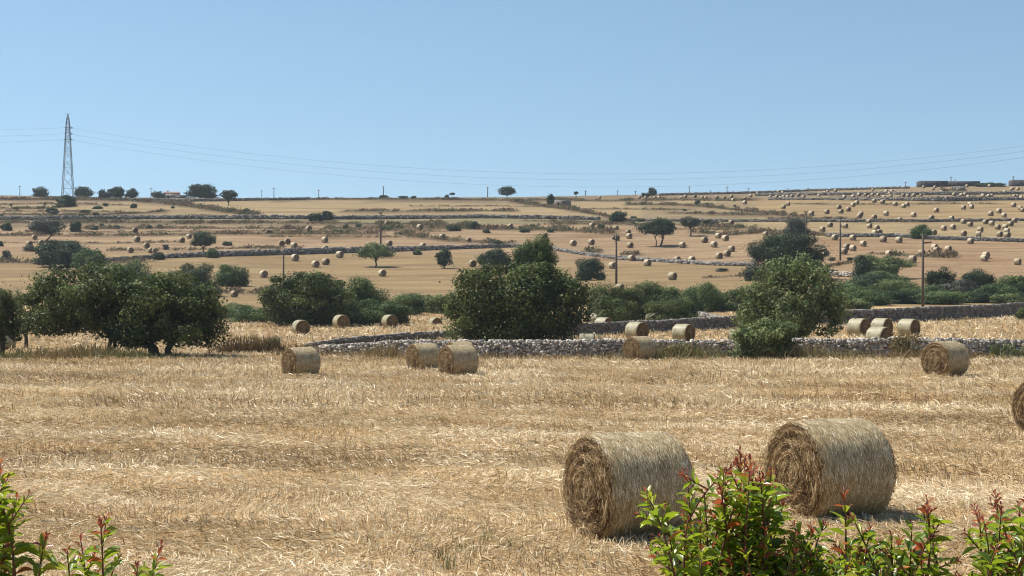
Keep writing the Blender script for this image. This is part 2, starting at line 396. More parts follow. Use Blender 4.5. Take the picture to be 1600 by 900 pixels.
def stubble():
    rng = np.random.RandomState(11)
    V = []; Fc = []; T = []; base = 0
    zones = [(12.5, 26, 640, 0.175, 0.0100), (26, 45, 270, 0.22, 0.0155), (45, 75, 105, 0.27, 0.025), (75, 104, 50, 0.33, 0.036), (104, 185, 8, 0.45, 0.075)]
    for d0, d1, dens, L0, w0 in zones:
        area = 0.72 * (d1 * d1 - d0 * d0) / 2 + 1.2 * (d1 - d0)
        n = int(area * dens)
        d = np.sqrt(rng.uniform(d0 * d0, d1 * d1, n))
        u = rng.uniform(-1, 1, n)
        x = u * (0.36 * d + 0.6)
        p1 = vnoise(x * 0.55 + d * 0.12, d * 0.75, 21)      # swath clumps
        p2 = vnoise(x * 0.16, d * 0.55 + x * 0.22, 22)      # long drill rows
        p3 = vnoise(x * 2.2, d * 2.6, 23)
        clump = np.clip(0.55 * p1 + 0.25 * p3 + 0.25 * p2, 0, 1)
        keep = rng.uniform(0, 1, n) < 0.45 + 0.75 * clump
        x, d, p1, p2, p3, clump = [a[keep] for a in (x, d, p1, p2, p3, clump)]; n = len(x)
        z = gz(x, d) + rng.uniform(0, 1, n) ** 1.5 * 0.15 * (0.2 + 1.6 * p1 * p1)
        up = rng.uniform(0, 1, n) < 0.42
        az = 6.0 * vnoise(x * 0.25, d * 0.3, 25) + rng.normal(0, 0.75, n)
        pitch = np.where(up, rng.uniform(0.7, 1.5, n), rng.normal(0.12, 0.22, n))
        dirs = np.stack([np.cos(az) * np.cos(pitch), np.sin(az) * np.cos(pitch), np.sin(pitch)], 1)
        z = np.where(up, gz(x, d) - 0.01, z)
        L = L0 * rng.uniform(0.5, 1.5, n) * np.where(up, 0.75, 1.0)
        W = w0 * rng.uniform(0.6, 1.4, n)
        p4 = vnoise(x * 0.07 + 3, (d + 0.16 * x) * 0.42, 27)     # alternating strips of loose straw and short stubble
        strip = np.clip((p4 - 0.42) * 5, 0, 1)
        tint = 0.62 + 0.52 * (clump - 0.47) + 0.20 * (p2 - 0.5) + 0.11 * (strip - 0.5) + rng.normal(0, 0.20, n)
        tint = np.clip(tint, 0.02, 1)
        v, f, t = blades(np.stack([x, d, z], 1), dirs, L, W, tint, rng, 0.5, 0.35 if d0 < 40 else 0.0)
        V.append(v); Fc.append(f + base); T.append(t); base += len(v)
    o = obj('stubble', np.vstack(V), np.vstack(Fc), M['straw'], attrs={'tint': np.concatenate(T)})
    tag(o, 'dry golden cut straw covering the harvested foreground field', 'stubble', kind='stuff')
stubble()

def weeds(name, label, cat, pts_px, width, height, dens, mat, rng_seed, tint=(0.5, 0.2), wblade=0.05, d_off=0.0, leafy_=False, world=None):
    """a strip of weeds nobody could count along a ground line"""
    rng = np.random.RandomState(rng_seed)
    P = np.array([ground(px, py) for px, py in pts_px]) if world is None else np.array(world)
    P[:, 1] += d_off
    seg = np.linalg.norm(np.diff(P[:, :2], axis=0), axis=1); cum = np.concatenate([[0], np.cumsum(seg)])
    n = int(cum[-1] * width * dens)
    s = rng.uniform(0, cum[-1], n)
    x = np.interp(s, cum, P[:, 0]); y = np.interp(s, cum, P[:, 1])
    cl = vnoise(s * 0.45 / max(height, 0.4), rng.uniform(0, 1, n) * 0.01 + rng_seed, rng_seed)
    keep = rng.uniform(0, 1, n) < 0.15 + 1.1 * cl ** 1.3
    x, y, s, cl = x[keep], y[keep], s[keep], cl[keep]; n = len(x)
    off = rng.normal(0, width * 0.32, n)
    x = x + off * 0.3; y = y + off
    hh = height * (0.35 + 0.9 * cl) * rng.uniform(0.45, 1.1, n)
    z = gz(x, y)
    az = rng.uniform(0, 2 * PI, n); pitch = rng.uniform(0.5, 1.5, n)
    dirs = np.stack([np.cos(az) * np.cos(pitch), np.sin(az) * np.cos(pitch), np.sin(pitch)], 1)
    if leafy_:
        z = z + hh * rng.uniform(0, 0.8, n); L = hh * 0.4
    else: L = hh
    W = wblade * rng.uniform(0.6, 1.5, n)
    t = np.clip(tint[0] + tint[1] * 2 * (vnoise(s * 0.3, s * 0 + 7, rng_seed + 1) - 0.5) + rng.normal(0, 0.12, n), 0, 1)
    v, f, tt = blades(np.stack([x, y, z], 1), dirs, L, W, t, rng, 0.4)
    o = obj(name, v, f, M[mat], attrs={'tint': tt})
    tag(o, label, cat, kind='stuff')
    return o

# ------------------------------------------------------------------ straw bales
def bale_parts():
    """detailed bale of diameter 1.45 m and length 1.2 m; axis along local x, resting on z = 0"""
    rng = np.random.RandomState(5)
    Rr, Lh = 0.725, 0.60
    def rad(th, x):
        return Rr + 0.016 * (vnoise(th * 3.2 + 50, x * 5 + 20, 31) - 0.5) + 0.014 * (vnoise(th * 14 + 50, x * 9 + 20, 32) - 0.5) - 0.05 * np.clip((np.abs(x) - 0.50) / 0.10, 0, 1) ** 2
    def place(th, x, r):
        z = Rr + r * np.sin(th); z = np.where(z < 0.11, 0.11 - (0.11 - z) * 0.62, z) - 0.035
        return np.stack([x, r * np.cos(th), z], -1)
    ns, nx = 144, 40
    th = np.arange(ns) * 2 * PI / ns; xs = np.linspace(-Lh, Lh, nx)
    TT, XX = np.meshgrid(th, xs, indexing='ij')
    v = place(TT, XX, rad(TT, XX)).reshape(-1, 3)
    i = np.arange(ns)[:, None]; j = np.arange(nx - 1)[None, :]; k = (i + 1) % ns
    f = np.stack([i * nx + j, k * nx + j, k * nx + j + 1, i * nx + j + 1], -1).reshape(-1, 4)
    t = 0.30 + 0.3 * vnoise(TT * 2, XX * 90 + 200, 33) .ravel().reshape(TT.shape)
    # wrapped stalks: thin strands that run round the drum
    n = 24000
    a = rng.uniform(0, 2 * PI, n); x = rng.uniform(-Lh, Lh, n)
    x = np.where(rng.rand(n) < 0.06, np.sign(x) * rng.uniform(0.56, 0.63, n), x)
    r = rad(a, x) + np.where(rng.rand(n) < 0.05, rng.uniform(0.01, 0.03, n), rng.uniform(0.000, 0.010, n))
    p = place(a, x, r)
    tang = np.stack([np.zeros(n), -np.sin(a), np.cos(a)], 1) * rng.choice([-1, 1], n)[:, None]
    ax = np.array([[1.0, 0, 0]]); out = np.stack([np.zeros(n), np.cos(a), np.sin(a)], 1)
    dv = tang + ax * rng.normal(0, 0.28, n)[:, None] + out * rng.normal(-0.01, 0.03, n)[:, None]
    dv /= np.linalg.norm(dv, axis=1)[:, None]
    L = rng.uniform(0.03, 0.10, n); W = rng.uniform(0.0025, 0.006, n)
    ti = np.clip(0.68 + 0.3 * (vnoise(a * 5, x * 6, 36) - 0.5) + rng.normal(0, 0.25, n), 0, 1)
    sv, sf, st = blades(p, dv, L, W, ti, rng, 0.7, face=out, loose=0.17)
    vv = np.vstack([v, sv]); ff = np.vstack([f, sf + len(v)]); at = np.concatenate([t.ravel(), st])
    side = mesh_data('net_wrap', vv, ff, M['bale_side'], attrs={'tint': at})
    # the ends: rolled straw, loose and rough
    ends = []
    for sgn in (1, -1):
        rs = np.linspace(0, 1, 26); th = np.arange(96) * 2 * PI / 96
        RR, TT = np.meshgrid(rs, th, indexing='ij')
        rr = RR * (Rr - 0.045)
        bulge = 0.05 * (1 - RR ** 2) + 0.055 * (vnoise(RR * 9 + TT * 0.8, TT * 2.2 + 9, 41 + sgn) - 0.5) * np.clip((1 - RR) * 8, 0, 1)
        bulge += 0.02 * np.sin(RR * 30 + TT)
        pts = place(TT, np.full_like(TT, 0.0), rr); pts[..., 0] = sgn * (Lh - 0.01 + bulge - 0.03 * (RR > 0.97))
        v = pts.reshape(-1, 3); nth = 96
        i = np.arange(25)[:, None]; j = np.arange(nth)[None, :]; k = (j + 1) % nth
        f = np.stack([i * nth + j, (i + 1) * nth + j, (i + 1) * nth + k, i * nth + k], -1).reshape(-1, 4)
        t = (0.10 + 0.25 * vnoise(TT * 4, RR * 14, 44)).ravel()  # disc coloured darker so the gaps between strands look shaded
        n = 9000
        a = rng.uniform(0, 2 * PI, n); q = np.sqrt(rng.uniform(0, 1, n)) * 0.99
        lump = vnoise(q * 7 + a * 1.1, a * 2.0 + 30, 45 + sgn)
        r = q * (Rr - 0.03)
        p = place(a, np.zeros(n), r)
        b = 0.05 * (1 - q ** 2) + 0.055 * (vnoise(q * 9 + a * 0.8, a * 2.2 + 9, 41 + sgn) - 0.5) * np.clip((1 - q) * 8, 0, 1) + 0.02 * np.sin(q * 30 + a)
        p[:, 0] = sgn * (Lh + b + rng.uniform(-0.01, 0.05, n) * (0.4 + lump))
        tang = np.stack([np.zeros(n), -np.sin(a), np.cos(a)], 1) * rng.choice([-1, 1], n)[:, None]
        rd = np.stack([np.zeros(n), np.cos(a), np.sin(a)], 1)
        dv = tang + rd * rng.normal(0, 0.55, n)[:, None] + np.array([[sgn, 0, 0]]) * rng.normal(0.06, 0.22, n)[:, None]
        dv /= np.linalg.norm(dv, axis=1)[:, None]
        L = rng.uniform(0.04, 0.14, n); W = rng.uniform(0.004, 0.009, n)
        tip = p + dv * L[:, None]
        okk = (np.hypot(tip[:, 1], tip[:, 2] - Rr) < Rr + 0.02) & (tip[:, 2] > 0.0)
        ti = np.clip(0.42 + 0.65 * (lump - 0.5) + rng.normal(0, 0.2, n), 0, 1)
        sv, sf, st = blades(p[okk], dv[okk], L[okk], W[okk], ti[okk], rng, 0.7, 0.2, face=np.tile([[sgn * 1.0, 0, 0]], (int(okk.sum()), 1)), loose=0.5)
        ends.append(mesh_data('straw_end', np.vstack([v, sv]), np.vstack([f, sf + len(v)]), M['bale_end'], attrs={'tint': np.concatenate([t, st])}))
    return side, ends


def bale_low(seed):
    """bale for the far fields: one mesh, drum paler than its ends"""
    rng = np.random.RandomState(seed)
    ns = 28; Rr, Lh = 0.725, 0.6
    th = np.arange(ns) * 2 * PI / ns
    prof = [(-Lh, 0.35, 1), (-Lh - 0.02, 0.66, 1), (-Lh + 0.05, 0.72, 0), (0, 0.74, 0), (Lh - 0.05, 0.72, 0), (Lh + 0.02, 0.66, 1), (Lh, 0.35, 1)]
    v = [];
    for x, r, k in prof:
        rr = r + rng.uniform(-0.012, 0.012, ns)
        z = 0.74 + rr * np.sin(th)
        v.append(np.stack([np.full(ns, x) + rng.uniform(-0.015, 0.015, ns), rr * np.cos(th), np.maximum(z, 0.01)], 1))
    v = np.vstack(v + [np.array([[-Lh - 0.02, 0, 0.74], [Lh + 0.02, 0, 0.74]])])
    f = []; fm = []
    for i in range(6):
        for j in range(ns):
            k = (j + 1) % ns
            f.append((i * ns + j, i * ns + k, (i + 1) * ns + k, (i + 1) * ns + j)); fm.append(0 if 1 <= i <= 4 else 1)
    f3 = []
    for j in range(ns):
        k = (j + 1) % ns
        f3.append((7 * ns, k, j)); f3.append((7 * ns + 1, 6 * ns + j, 6 * ns + k)); fm += [1, 1]
    t = np.clip(0.45 + 0.22 * (seed - 1.5) / 1.5 + rng.normal(0, 0.12, len(v)), 0, 1)
    return mesh_data('straw_bale', v, [np.array(f), np.array(f3)], [M['bale_side_far'], M['bale_end_far']], attrs={'tint': t}, fmat=fm)
M['bale_end_far'] = leafy('bale_end_far', [(0.0, (0.10, 0.06, 0.035)), (0.5, (0.20, 0.125, 0.075)), (1.0, (0.30, 0.20, 0.12))], 0.05, 0.7)
M['bale_net_brown'] = leafy('brown_shaded_straw', [(0.0, (0.06, 0.035, 0.014)), (0.35, (0.245, 0.165, 0.074)), (0.7, (0.52, 0.405, 0.215)), (1.0, (0.84, 0.75, 0.53))], 0.02, 0.45, 0.25)  # browner drum straw; shade of the near bale sides is put into its colour
M['bale_side_far'] = leafy('bale_side_far', [(0.0, (0.22, 0.165, 0.10)), (0.5, (0.41, 0.33, 0.215)), (1.0, (0.56, 0.47, 0.34))], 0.03, 0.6)
BALE_SIDE, BALE_ENDS = bale_parts()
BALE_SIDE_BROWN = BALE_SIDE.copy(); BALE_SIDE_BROWN.materials[0] = M['bale_net_brown']
LOWS = [bale_low(s) for s in range(4)]

def rotz_for(t):
    """t: bearing of the visible end face, degrees to the right of 'towards the camera'"""
    t = math.radians(t)
    return math.atan2(-math.cos(t), math.sin(t))
def bale(px, base, diam_px, t, label, group, detail=True, d=None, name='straw_bale', sink=0.03):
    g = ground(px, base, d)
    D = diam_px * g[1] / F
    s = min(max(D / 1.45, 0.85 if detail else 0.62), 1.15)
    rz = rotz_for(t)
    if detail:
        e = empty(name, g - np.array([0, 0, sink]), rz); e.scale = (s, s, s)
        tag(e, label, 'straw bale', group)
        link('net_wrap', BALE_SIDE_BROWN if 'foreground' in group else BALE_SIDE, e)
        for en in BALE_ENDS: link('straw_end', en, e)
        return e
    o = link(name, LOWS[int(R.randint(4))], None, g - np.array([0, 0, 0.03]), rz + (PI if R.rand() < 0.5 else 0))
    o.scale = (s, s, s)
    tag(o, label, 'straw bale', group)
    return o

G1 = 'straw bales on the foreground field'
bale(981, 834, 166, -64, 'large straw bale nearest the camera, left of the foreground pair behind the green shrub', G1)
bale(1296, 806, 158, -65, 'large straw bale of the foreground pair, the right one, standing above the low shrub', G1)
bale(1643, 676, 92, -57, 'straw bale cut off by the right edge of the photo', G1)
bale(470, 589, 49, -52, 'straw bale standing alone at the left of the foreground field near brown weeds', G1)
bale(661, 579, 44, -58, 'straw bale partly tucked behind another in the cluster before the wall', G1)
bale(716, 588, 51, -57, 'straw bale at the front of the cluster of three before the wall', G1)
bale(719, 570, 38, -64, 'straw bale at the back of the cluster, only its top showing over the front one', G1)
bale(999, 564, 40, -52, 'straw bale standing close against the middle of the near stone wall', G1)
bale(1477, 589, 57, -55, 'straw bale before the near stone wall at right, left of the yellow flowers', G1)
G2 = 'straw bales behind the near stone wall'
bale(917, 546, 26, 85, 'pale straw bale seen side on, just peeping over the near stone wall', G2)
bale(995, 531, 29, 42, 'straw bale behind the wall, directly above the bale that leans on the wall', G2)
bale(1068, 534, 29, 48, 'straw bale behind the near wall with a dark end, right of middle', G2)
bale(1152, 541, 27, 75, 'straw bale half hidden by the light green tree behind the near wall', G2)
bale(1342, 525, 29, 40, 'straw bale leftmost of the group right of the light green tree', G2)
bale(1378, 523, 27, 42, 'straw bale at the middle back of the group right of the light green tree', G2)
bale(1420, 525, 28, 42, 'straw bale rightmost of the group right of the light green tree', G2)
bale(1374, 542, 33, 38, 'straw bale at the front of the right hand group, half sunk behind the wall', G2)
G3 = 'straw bales in the second field'
bale(470, 523, 24, 28, 'straw bale left of the dark bushes in the second field, leftmost of its row', G3)
bale(533, 513, 22, 30, 'straw bale second in the row under the round green bushes', G3)
bale(609, 512, 21, 32, 'straw bale third in the row under the low green bushes', G3)
bale(680, 508, 17, 28, 'straw bale mostly sunk behind a rise, left of the big dark tree', G3, d=163, sink=0.5)
bale(934, 509, 21, 55, 'upper straw bale peeping out right of the big dark tree', G3)
bale(943, 517, 23, 50, 'lower straw bale peeping out right of the big dark tree', G3, d=143)
bale(1020, 510, 18, 40, 'straw bale of which only the rounded top shows over the second wall', G3, d=160)
bale(8, 546, 20, -40, 'brown straw bale in the shade under the tree at the left edge', G3)

# far bales, grouped by the field they lie in: (field phrase, group, [(px, centre y, diameter px)])
FARB = [
 ('on the far left terraces round the leaning tree', [(50.7, 348, 8), (54, 369.5, 8), (45.7, 381, 9.5), (64.5, 379, 9.5)]),
 ('on the left terraces before the round tree', [(211, 358, 8.5), (214, 372.5, 9.5), (204, 391, 9.5), (229, 384, 9.5), (235.7, 392, 9), (241.7, 392.5, 9), (284, 375, 9), (295.5, 369, 8)]),
 ('half hidden by the trees at the left', [(92, 418.5, 9), (75, 437, 11), (366, 458, 11)]),
 ('on the pink field left of the tall pole', [(482.5, 357.5, 9), (440, 380, 10), (449, 377, 9.5), (459.5, 382.7, 9.5), (507.5, 374, 9.5), (508, 387.5, 10), (520, 389, 9.5)]),
 ('on the golden field just below the long dark wall', [(461, 401.7, 11.5), (493, 411, 11.5), (509, 407, 11), (530.7, 397, 11), (412, 427, 12), (597.3, 425, 11.5), (738.3, 410.5, 11.5)]),
 ('on the terraces right of the tall pole', [(605, 348.7, 7.5), (656, 355, 9), (608, 379, 9.5), (690.7, 368.7, 9), (732.5, 373, 7), (660.7, 383, 9.5), (740.7, 348.7, 8), (797.5, 353, 8)]),
 ('on the pink field left of the wide umbrella shaped tree', [(851, 367, 9), (852, 376, 9), (895.7, 380, 10), (924, 378, 9.5), (925, 352, 8), (962.5, 356, 7.5), (963.7, 370.5, 8.5), (981.7, 362, 7.5), (983, 367.5, 9), (984.5, 383.7, 9.5)]),
 ('along the low wall in the middle of the hillside', [(987, 401.5, 10), (1011.7, 409, 11), (957, 413.7, 11), (1058, 403.7, 10), (1081, 403.7, 10), (1050.7, 433, 13), (968, 448.7, 14)]),
 ('on the pink field right of the wide umbrella shaped tree', [(1066, 383, 9.5), (1101, 375.5, 10), (1115.5, 382, 10), (1122, 366.7, 9), (1133.7, 372, 10), (1143, 387.5, 10), (1136, 395, 10.5), (1123.7, 398.7, 10.5), (1182.5, 388.7, 10), (1177.5, 406, 10)]),
 ('on the upper terrace above the umbrella shaped trees', [(1142.5, 346.7, 8), (1196, 364, 8), (1146, 312.5, 6), (1163.6, 310, 6), (1163.7, 315.7, 6.5), (1143, 307, 5.5)]),
 ('in the row along the middle of the skyline', [(937, 309, 3.5), (999, 308.5, 5), (1009, 308.5, 5), (1023, 309, 5), (1030.5, 308.5, 5), (1064.5, 309, 5), (1071, 307, 5), (1069, 309.5, 5), (1086, 307, 5), (1097.5, 308.7, 5), (1103, 309, 5), (1120, 308, 5), (1132, 309, 5), (1173, 305.7, 5), (1184, 301, 5)]),
 ('on the upper right terrace, left half', [(1203.7, 306.7, 5.5), (1214, 306, 5.5), (1224, 306.5, 5.5), (1219.5, 309, 5), (1230.5, 307, 5.5), (1237.5, 305, 5.5), (1247.5, 304, 5.5), (1256, 305.5, 5), (1216, 299.7, 4.5), (1223, 300, 4.5), (1279, 305.5, 5.5), (1280, 309.5, 5.5), (1288.7, 300.5, 5), (1293, 299, 5), (1305.5, 297.5, 5)]),
 ('along the upper right terrace, in its middle', [(1319.5, 307.5, 6), (1333, 306.7, 6), (1342, 303.7, 6), (1352.5, 304, 5.5), (1363, 304, 5.5), (1372.5, 303.7, 5.5), (1357.5, 308, 5), (1381, 308, 5), (1384, 300.5, 5.5), (1385, 297.5, 5), (1393.7, 298, 5.5), (1390, 303, 5), (1391.7, 306, 5.5), (1363.7, 296, 4)]),
 ('on the upper terrace below the dark barns', [(1411.5, 304, 5.5), (1419, 304.5, 6), (1427.7, 304, 6), (1439, 304, 5), (1491, 303, 6), (1502, 303.7, 6), (1507, 303, 6), (1513, 307, 6), (1536, 305, 6.5), (1545, 305, 5.5), (1549.5, 304.5, 5.5), (1570, 300, 5.5), (1585, 305.5, 6.5), (1589.5, 305.5, 6), (1595.5, 307.5, 6.5)]),
 ('high on the crest at the right', [(1458, 295, 4.5), (1471.7, 299.5, 5), (1511, 290.5, 5), (1546, 290.5, 5), (1582.5, 294, 5), (1590.5, 294.5, 5), (1580, 295, 5), (1443, 292, 4.5), (1461, 292, 4.5)]),
 ('on the large tan field of the right hillside, left part', [(1224, 322.5, 7), (1231, 317, 7), (1333, 318.7, 7), (1338.7, 315, 7), (1366, 313, 6.5), (1379, 314, 7), (1311, 323, 7.5), (1314, 328.7, 7.5), (1325.5, 325.5, 7.5), (1292, 329.5, 7.5), (1267.7, 332, 8), (1343, 336.7, 8), (1345, 333, 7.5)]),
 ('on the large tan field of the right hillside, middle part', [(1366, 339, 8), (1384.5, 332.5, 8), (1398.7, 317.5, 7), (1412, 320.7, 7), (1417.5, 318, 7), (1427.5, 335, 8), (1405.7, 343, 7), (1455.5, 340, 8), (1463, 328, 7.5), (1487, 340.7, 7.5), (1357.5, 345.5, 7.5)]),
 ('on the large tan field of the right hillside, right part', [(1505.5, 323.7, 7.5), (1515.5, 318, 7), (1518, 321.7, 7.5), (1548, 333, 8), (1560.7, 329.5, 8), (1568.7, 335.7, 7.5), (1583.7, 319, 7.5), (1594.5, 325, 7), (1598, 328, 7)]),
 ('on the narrow golden strip left of the round evergreen', [(1297, 350, 8), (1285, 356.7, 8.5), (1316.7, 350.5, 8), (1320.5, 351.7, 8.5), (1358.5, 352, 8), (1370, 355, 8.5), (1367, 362.5, 8.5), (1374, 361.5, 9)]),
 ('on the narrow golden strip right of the round evergreen', [(1459, 362.5, 9), (1474.5, 355.7, 8.5), (1489, 354, 8.5), (1505.5, 346, 8), (1516, 350, 8), (1505.7, 364, 9), (1529, 365, 9), (1531.7, 358, 9), (1516.5, 376, 9.5)]),
 ('on the narrow golden strip at the far right', [(1540, 346.7, 8), (1549.5, 349, 8), (1559, 354.5, 8.5), (1579, 350, 8.5), (1585, 344, 8), (1570.5, 354.5, 8.5), (1573, 360, 9), (1573.7, 366, 9.5), (1562, 365, 9)]),
 ('on the reddish field round the slender pole', [(1304.5, 371.5, 9.5), (1332.7, 371.7, 9.5), (1348.7, 380, 9.5), (1380, 373.7, 10), (1404.5, 374.5, 10), (1323, 385, 10), (1332.7, 387.7, 10), (1318.7, 393.7, 10.5), (1389, 396.7, 10), (1291, 397.5, 9)]),
 ('on the reddish field round the tall pole with the arm', [(1425.7, 404.5, 12), (1440, 395, 10), (1460.5, 385.5, 10), (1463.7, 390.5, 10), (1481.7, 388.5, 10), (1540.7, 398, 11), (1538, 402.5, 11), (1590, 408, 11)]),
]
ORD = 'leftmost second third fourth fifth sixth seventh eighth ninth tenth eleventh twelfth thirteenth fourteenth fifteenth'.split()
for fi, (ph, lst) in enumerate(FARB):
    for k, (px, cy, dp) in enumerate(sorted(lst)):
        w = ORD[k]
        lab = 'pale bale, %s, %s' % (w if k == 0 else (w + ' from left'), ph)
        if len(lab.split()) > 16: print('LONG', lab)
        tilt = R.normal(38, 9)
        bale(px, cy + dp * 0.5, dp * 0.93, tilt, lab, 'far straw bales ' + ph, detail=False)

# ------------------------------------------------------------------ dry stone walls
def wall(label, pts_px, height, stone, mat='stone', seed=1, thick=0.55, ragged=0.06, jit=0.55):
    rng = np.random.RandomState(seed)
    P = np.array([ground(px, py) for px, py in pts_px])
    hs = np.full(len(P), height) if np.isscalar(height) else np.asarray(height, float)
    seg = np.linalg.norm(np.diff(P[:, :2], axis=0), axis=1); cum = np.concatenate([[0], np.cumsum(seg)])
    Lw = cum[-1]
    def at(s):
        s = np.asarray(s, float)
        x = np.interp(s, cum, P[:, 0]); y = np.interp(s, cum, P[:, 1])
        return x, y, gz(x, y), np.interp(s, cum, hs)
    mb = MB()
    # hearting inside the stones, coloured darkest to put shade in the gaps
    ss = np.linspace(0, Lw, max(4, int(Lw / (stone * 5))))
    X, Y, Z, Hh = at(ss)
    tx = np.gradient(X); ty = np.gradient(Y); ln = np.hypot(tx, ty); nx = -ty / ln; ny = tx / ln
    t = thick * 0.32
    top = Hh * 0.86 * (1 + 0 * Hh)
    v = np.concatenate([np.stack([X + nx * t, Y + ny * t, Z - 0.2], 1), np.stack([X - nx * t, Y - ny * t, Z - 0.2], 1), np.stack([X - nx * t * 0.8, Y - ny * t * 0.8, Z + top], 1), np.stack([X + nx * t * 0.8, Y + ny * t * 0.8, Z + top], 1)])
    n = len(ss); f = []
    for i in range(n - 1):
        for a, b in ((0, 1), (1, 2), (2, 3), (3, 0)):
            f.append((a * n + i, b * n + i, b * n + i + 1, a * n + i + 1))
    mb.add(v, np.array(f), 0.0)
    nc = max(2, int(round(np.mean(hs) / (stone * 0.72))))
    hs = hs * (0.8 if P[:, 1].mean() > 230 else 1.0)
    for c in range(nc + 1):
        s = rng.uniform(0, stone)
        while s < Lw:
            w = stone * rng.choice([0.55, 0.8, 1.1, 1.6]) * rng.uniform(0.8, 1.2)
            x, y, z, h = at(s + w / 2)
            x2, y2, _, _ = at(min(s + w, Lw)); x1, y1, _, _ = at(s)
            rz = math.atan2(y2 - y1, x2 - x1)
            nxx, nyy = -math.sin(rz), math.cos(rz)
            hh = h / nc
            rag = 1 + ragged * 2 * (vnoise(s * 0.35, 0.5, seed) - 0.5)
            if c == nc:
                if rng.rand() < 0.9:
                    zc = z + h * rag + hh * 0.15 + rng.normal(0, 0.05 * stone)
                    mb.box((x, y, zc), (w * 0.85, thick * 0.8, hh * (1 + jit * rng.uniform(-0.2, 0.6))), rz + rng.normal(0, 0.3 * jit), 0.2, rng.uniform(0.35, 1), rng)
            else:
                for sd in (-1, 1):
                    batter = thick * 0.5 * (1 - 0.25 * c / nc)
                    zc = z + (c + 0.5) * hh * rag + rng.normal(0, 0.16 * stone * jit)
                    o = sd * (batter - 0.12 * stone + rng.normal(0, 0.16 * stone * jit))
                    mb.box((x + nxx * o, y + nyy * o, zc), (w * 1.0, stone * 0.9, hh * rng.uniform(0.65, 1.5)), rz + rng.normal(0, 0.35 * jit), 0.22, rng.uniform(0.1, 1), rng)
            s += w
    o = mb.build('dry_stone_wall', M[mat])
    tag(o, label, 'stone wall', 'dry stone walls between the fields')
    return o
wall('long grey dry stone wall of rough stones crossing behind the foreground field', [(455, 554), (520, 556.5), (700, 558.5), (900, 560), (1100, 560), (1300, 560), (1500, 560), (1700, 561), (2100, 564)], [0.35, 0.72, 1.04, 1.08, 1.08, 1.10, 1.10, 1.2, 1.2], 0.19, seed=2, ragged=0.12, jit=0.85)
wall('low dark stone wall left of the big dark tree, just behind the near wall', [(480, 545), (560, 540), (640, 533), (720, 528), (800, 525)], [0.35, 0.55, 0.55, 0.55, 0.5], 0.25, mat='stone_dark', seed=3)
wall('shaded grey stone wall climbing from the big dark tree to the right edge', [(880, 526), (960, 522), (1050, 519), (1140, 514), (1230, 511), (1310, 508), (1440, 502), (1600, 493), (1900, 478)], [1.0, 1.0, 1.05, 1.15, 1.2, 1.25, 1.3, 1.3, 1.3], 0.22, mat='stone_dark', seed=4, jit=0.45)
wall('short pale broken wall descending to the second wall beside the hedge', [(1068, 499), (1100, 503), (1135, 508)], [0.9, 0.8, 0.6], 0.35, mat='stone_mid', seed=5)
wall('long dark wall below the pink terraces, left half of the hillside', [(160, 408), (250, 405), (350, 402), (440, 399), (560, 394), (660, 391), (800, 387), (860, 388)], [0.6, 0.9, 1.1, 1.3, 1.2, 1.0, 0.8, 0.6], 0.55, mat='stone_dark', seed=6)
wall('pale low wall crossing the hillside under the wide umbrella shaped tree', [(862, 391), (900, 397), (960, 404), (1040, 409), (1120, 414), (1180, 416)], 0.7, 0.5, mat='stone_mid', seed=7)
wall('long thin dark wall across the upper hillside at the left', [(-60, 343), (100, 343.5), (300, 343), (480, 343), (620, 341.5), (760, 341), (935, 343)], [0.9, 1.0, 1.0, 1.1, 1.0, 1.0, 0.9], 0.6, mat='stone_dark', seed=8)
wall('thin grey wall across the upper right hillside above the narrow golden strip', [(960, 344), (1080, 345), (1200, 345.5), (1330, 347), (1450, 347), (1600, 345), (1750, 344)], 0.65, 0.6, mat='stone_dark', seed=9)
wall('pale wall below the narrow golden strip at the right', [(1290, 369), (1320, 370), (1400, 370.5), (1452, 374), (1530, 376), (1620, 379), (1750, 384)], 0.9, 0.5, mat='stone_mid', seed=10)
wall('dark wall along the top of the large tan field at the right', [(1200, 312.5), (1330, 313), (1440, 315), (1480, 315.5), (1560, 314), (1700, 314)], [0.7, 0.8, 1.1, 1.4, 0.9, 0.9], 0.7, mat='stone_dark', seed=11)
wall('dark wall just under the crest at the right', [(1180, 306.5), (1300, 305), (1420, 305), (1500, 304.5), (1600, 304), (1720, 304)], 1.0, 0.7, mat='stone_dark', seed=12)
wall('thin dark wall along the skyline between the middle and the buildings', [(1030, 306), (1150, 303), (1250, 299.5), (1350, 296.5), (1420, 295)], 0.9, 0.7, mat='stone_dark', seed=13)
wall('dark wall along the skyline at the left below the farmhouse', [(205, 314), (300, 314.5), (400, 314), (480, 313.5)], 1.0, 0.7, mat='stone_dark', seed=14)
wall('short low wall beside the orange scrub below the light green tree', [(1280, 431), (1310, 433), (1350, 435)], 0.9, 0.45, seed=15)

# ------------------------------------------------------------------ scrub strips and weeds
weeds('wall_weeds', 'brown and green weeds growing along the foot of the near stone wall', 'weeds', [(430, 558), (600, 561), (800, 563), (1000, 563), (1200, 563), (1400, 563), (1700, 564)], 1.7, 0.95, 75, 'dry_weed', 61, (0.46, 0.4), 0.05)
weeds('dry_brush', 'brown dry brush at the left end of the near stone wall', 'dry brush', [(335, 553), (400, 552), (450, 551), (480, 551)], 2.4, 1.25, 130, 'dry_weed', 62, (0.15, 0.1), 0.05)
weeds('undergrowth', 'green and straw coloured undergrowth beneath the trees at the left', 'undergrowth', [(-150, 562), (0, 562), (120, 562), (200, 562), (340, 561)], 3.0, 0.85, 90, 'dry_weed', 63, (0.46, 0.5), 0.06)
weeds('yellow_flower_patch', 'yellow flowering weeds against the near wall at right', 'flowers', [(1522, 561.5), (1552, 561.5)], 1.0, 1.0, 130, 'broom', 64, (0.5, 0.3), 0.06, leafy_=True)
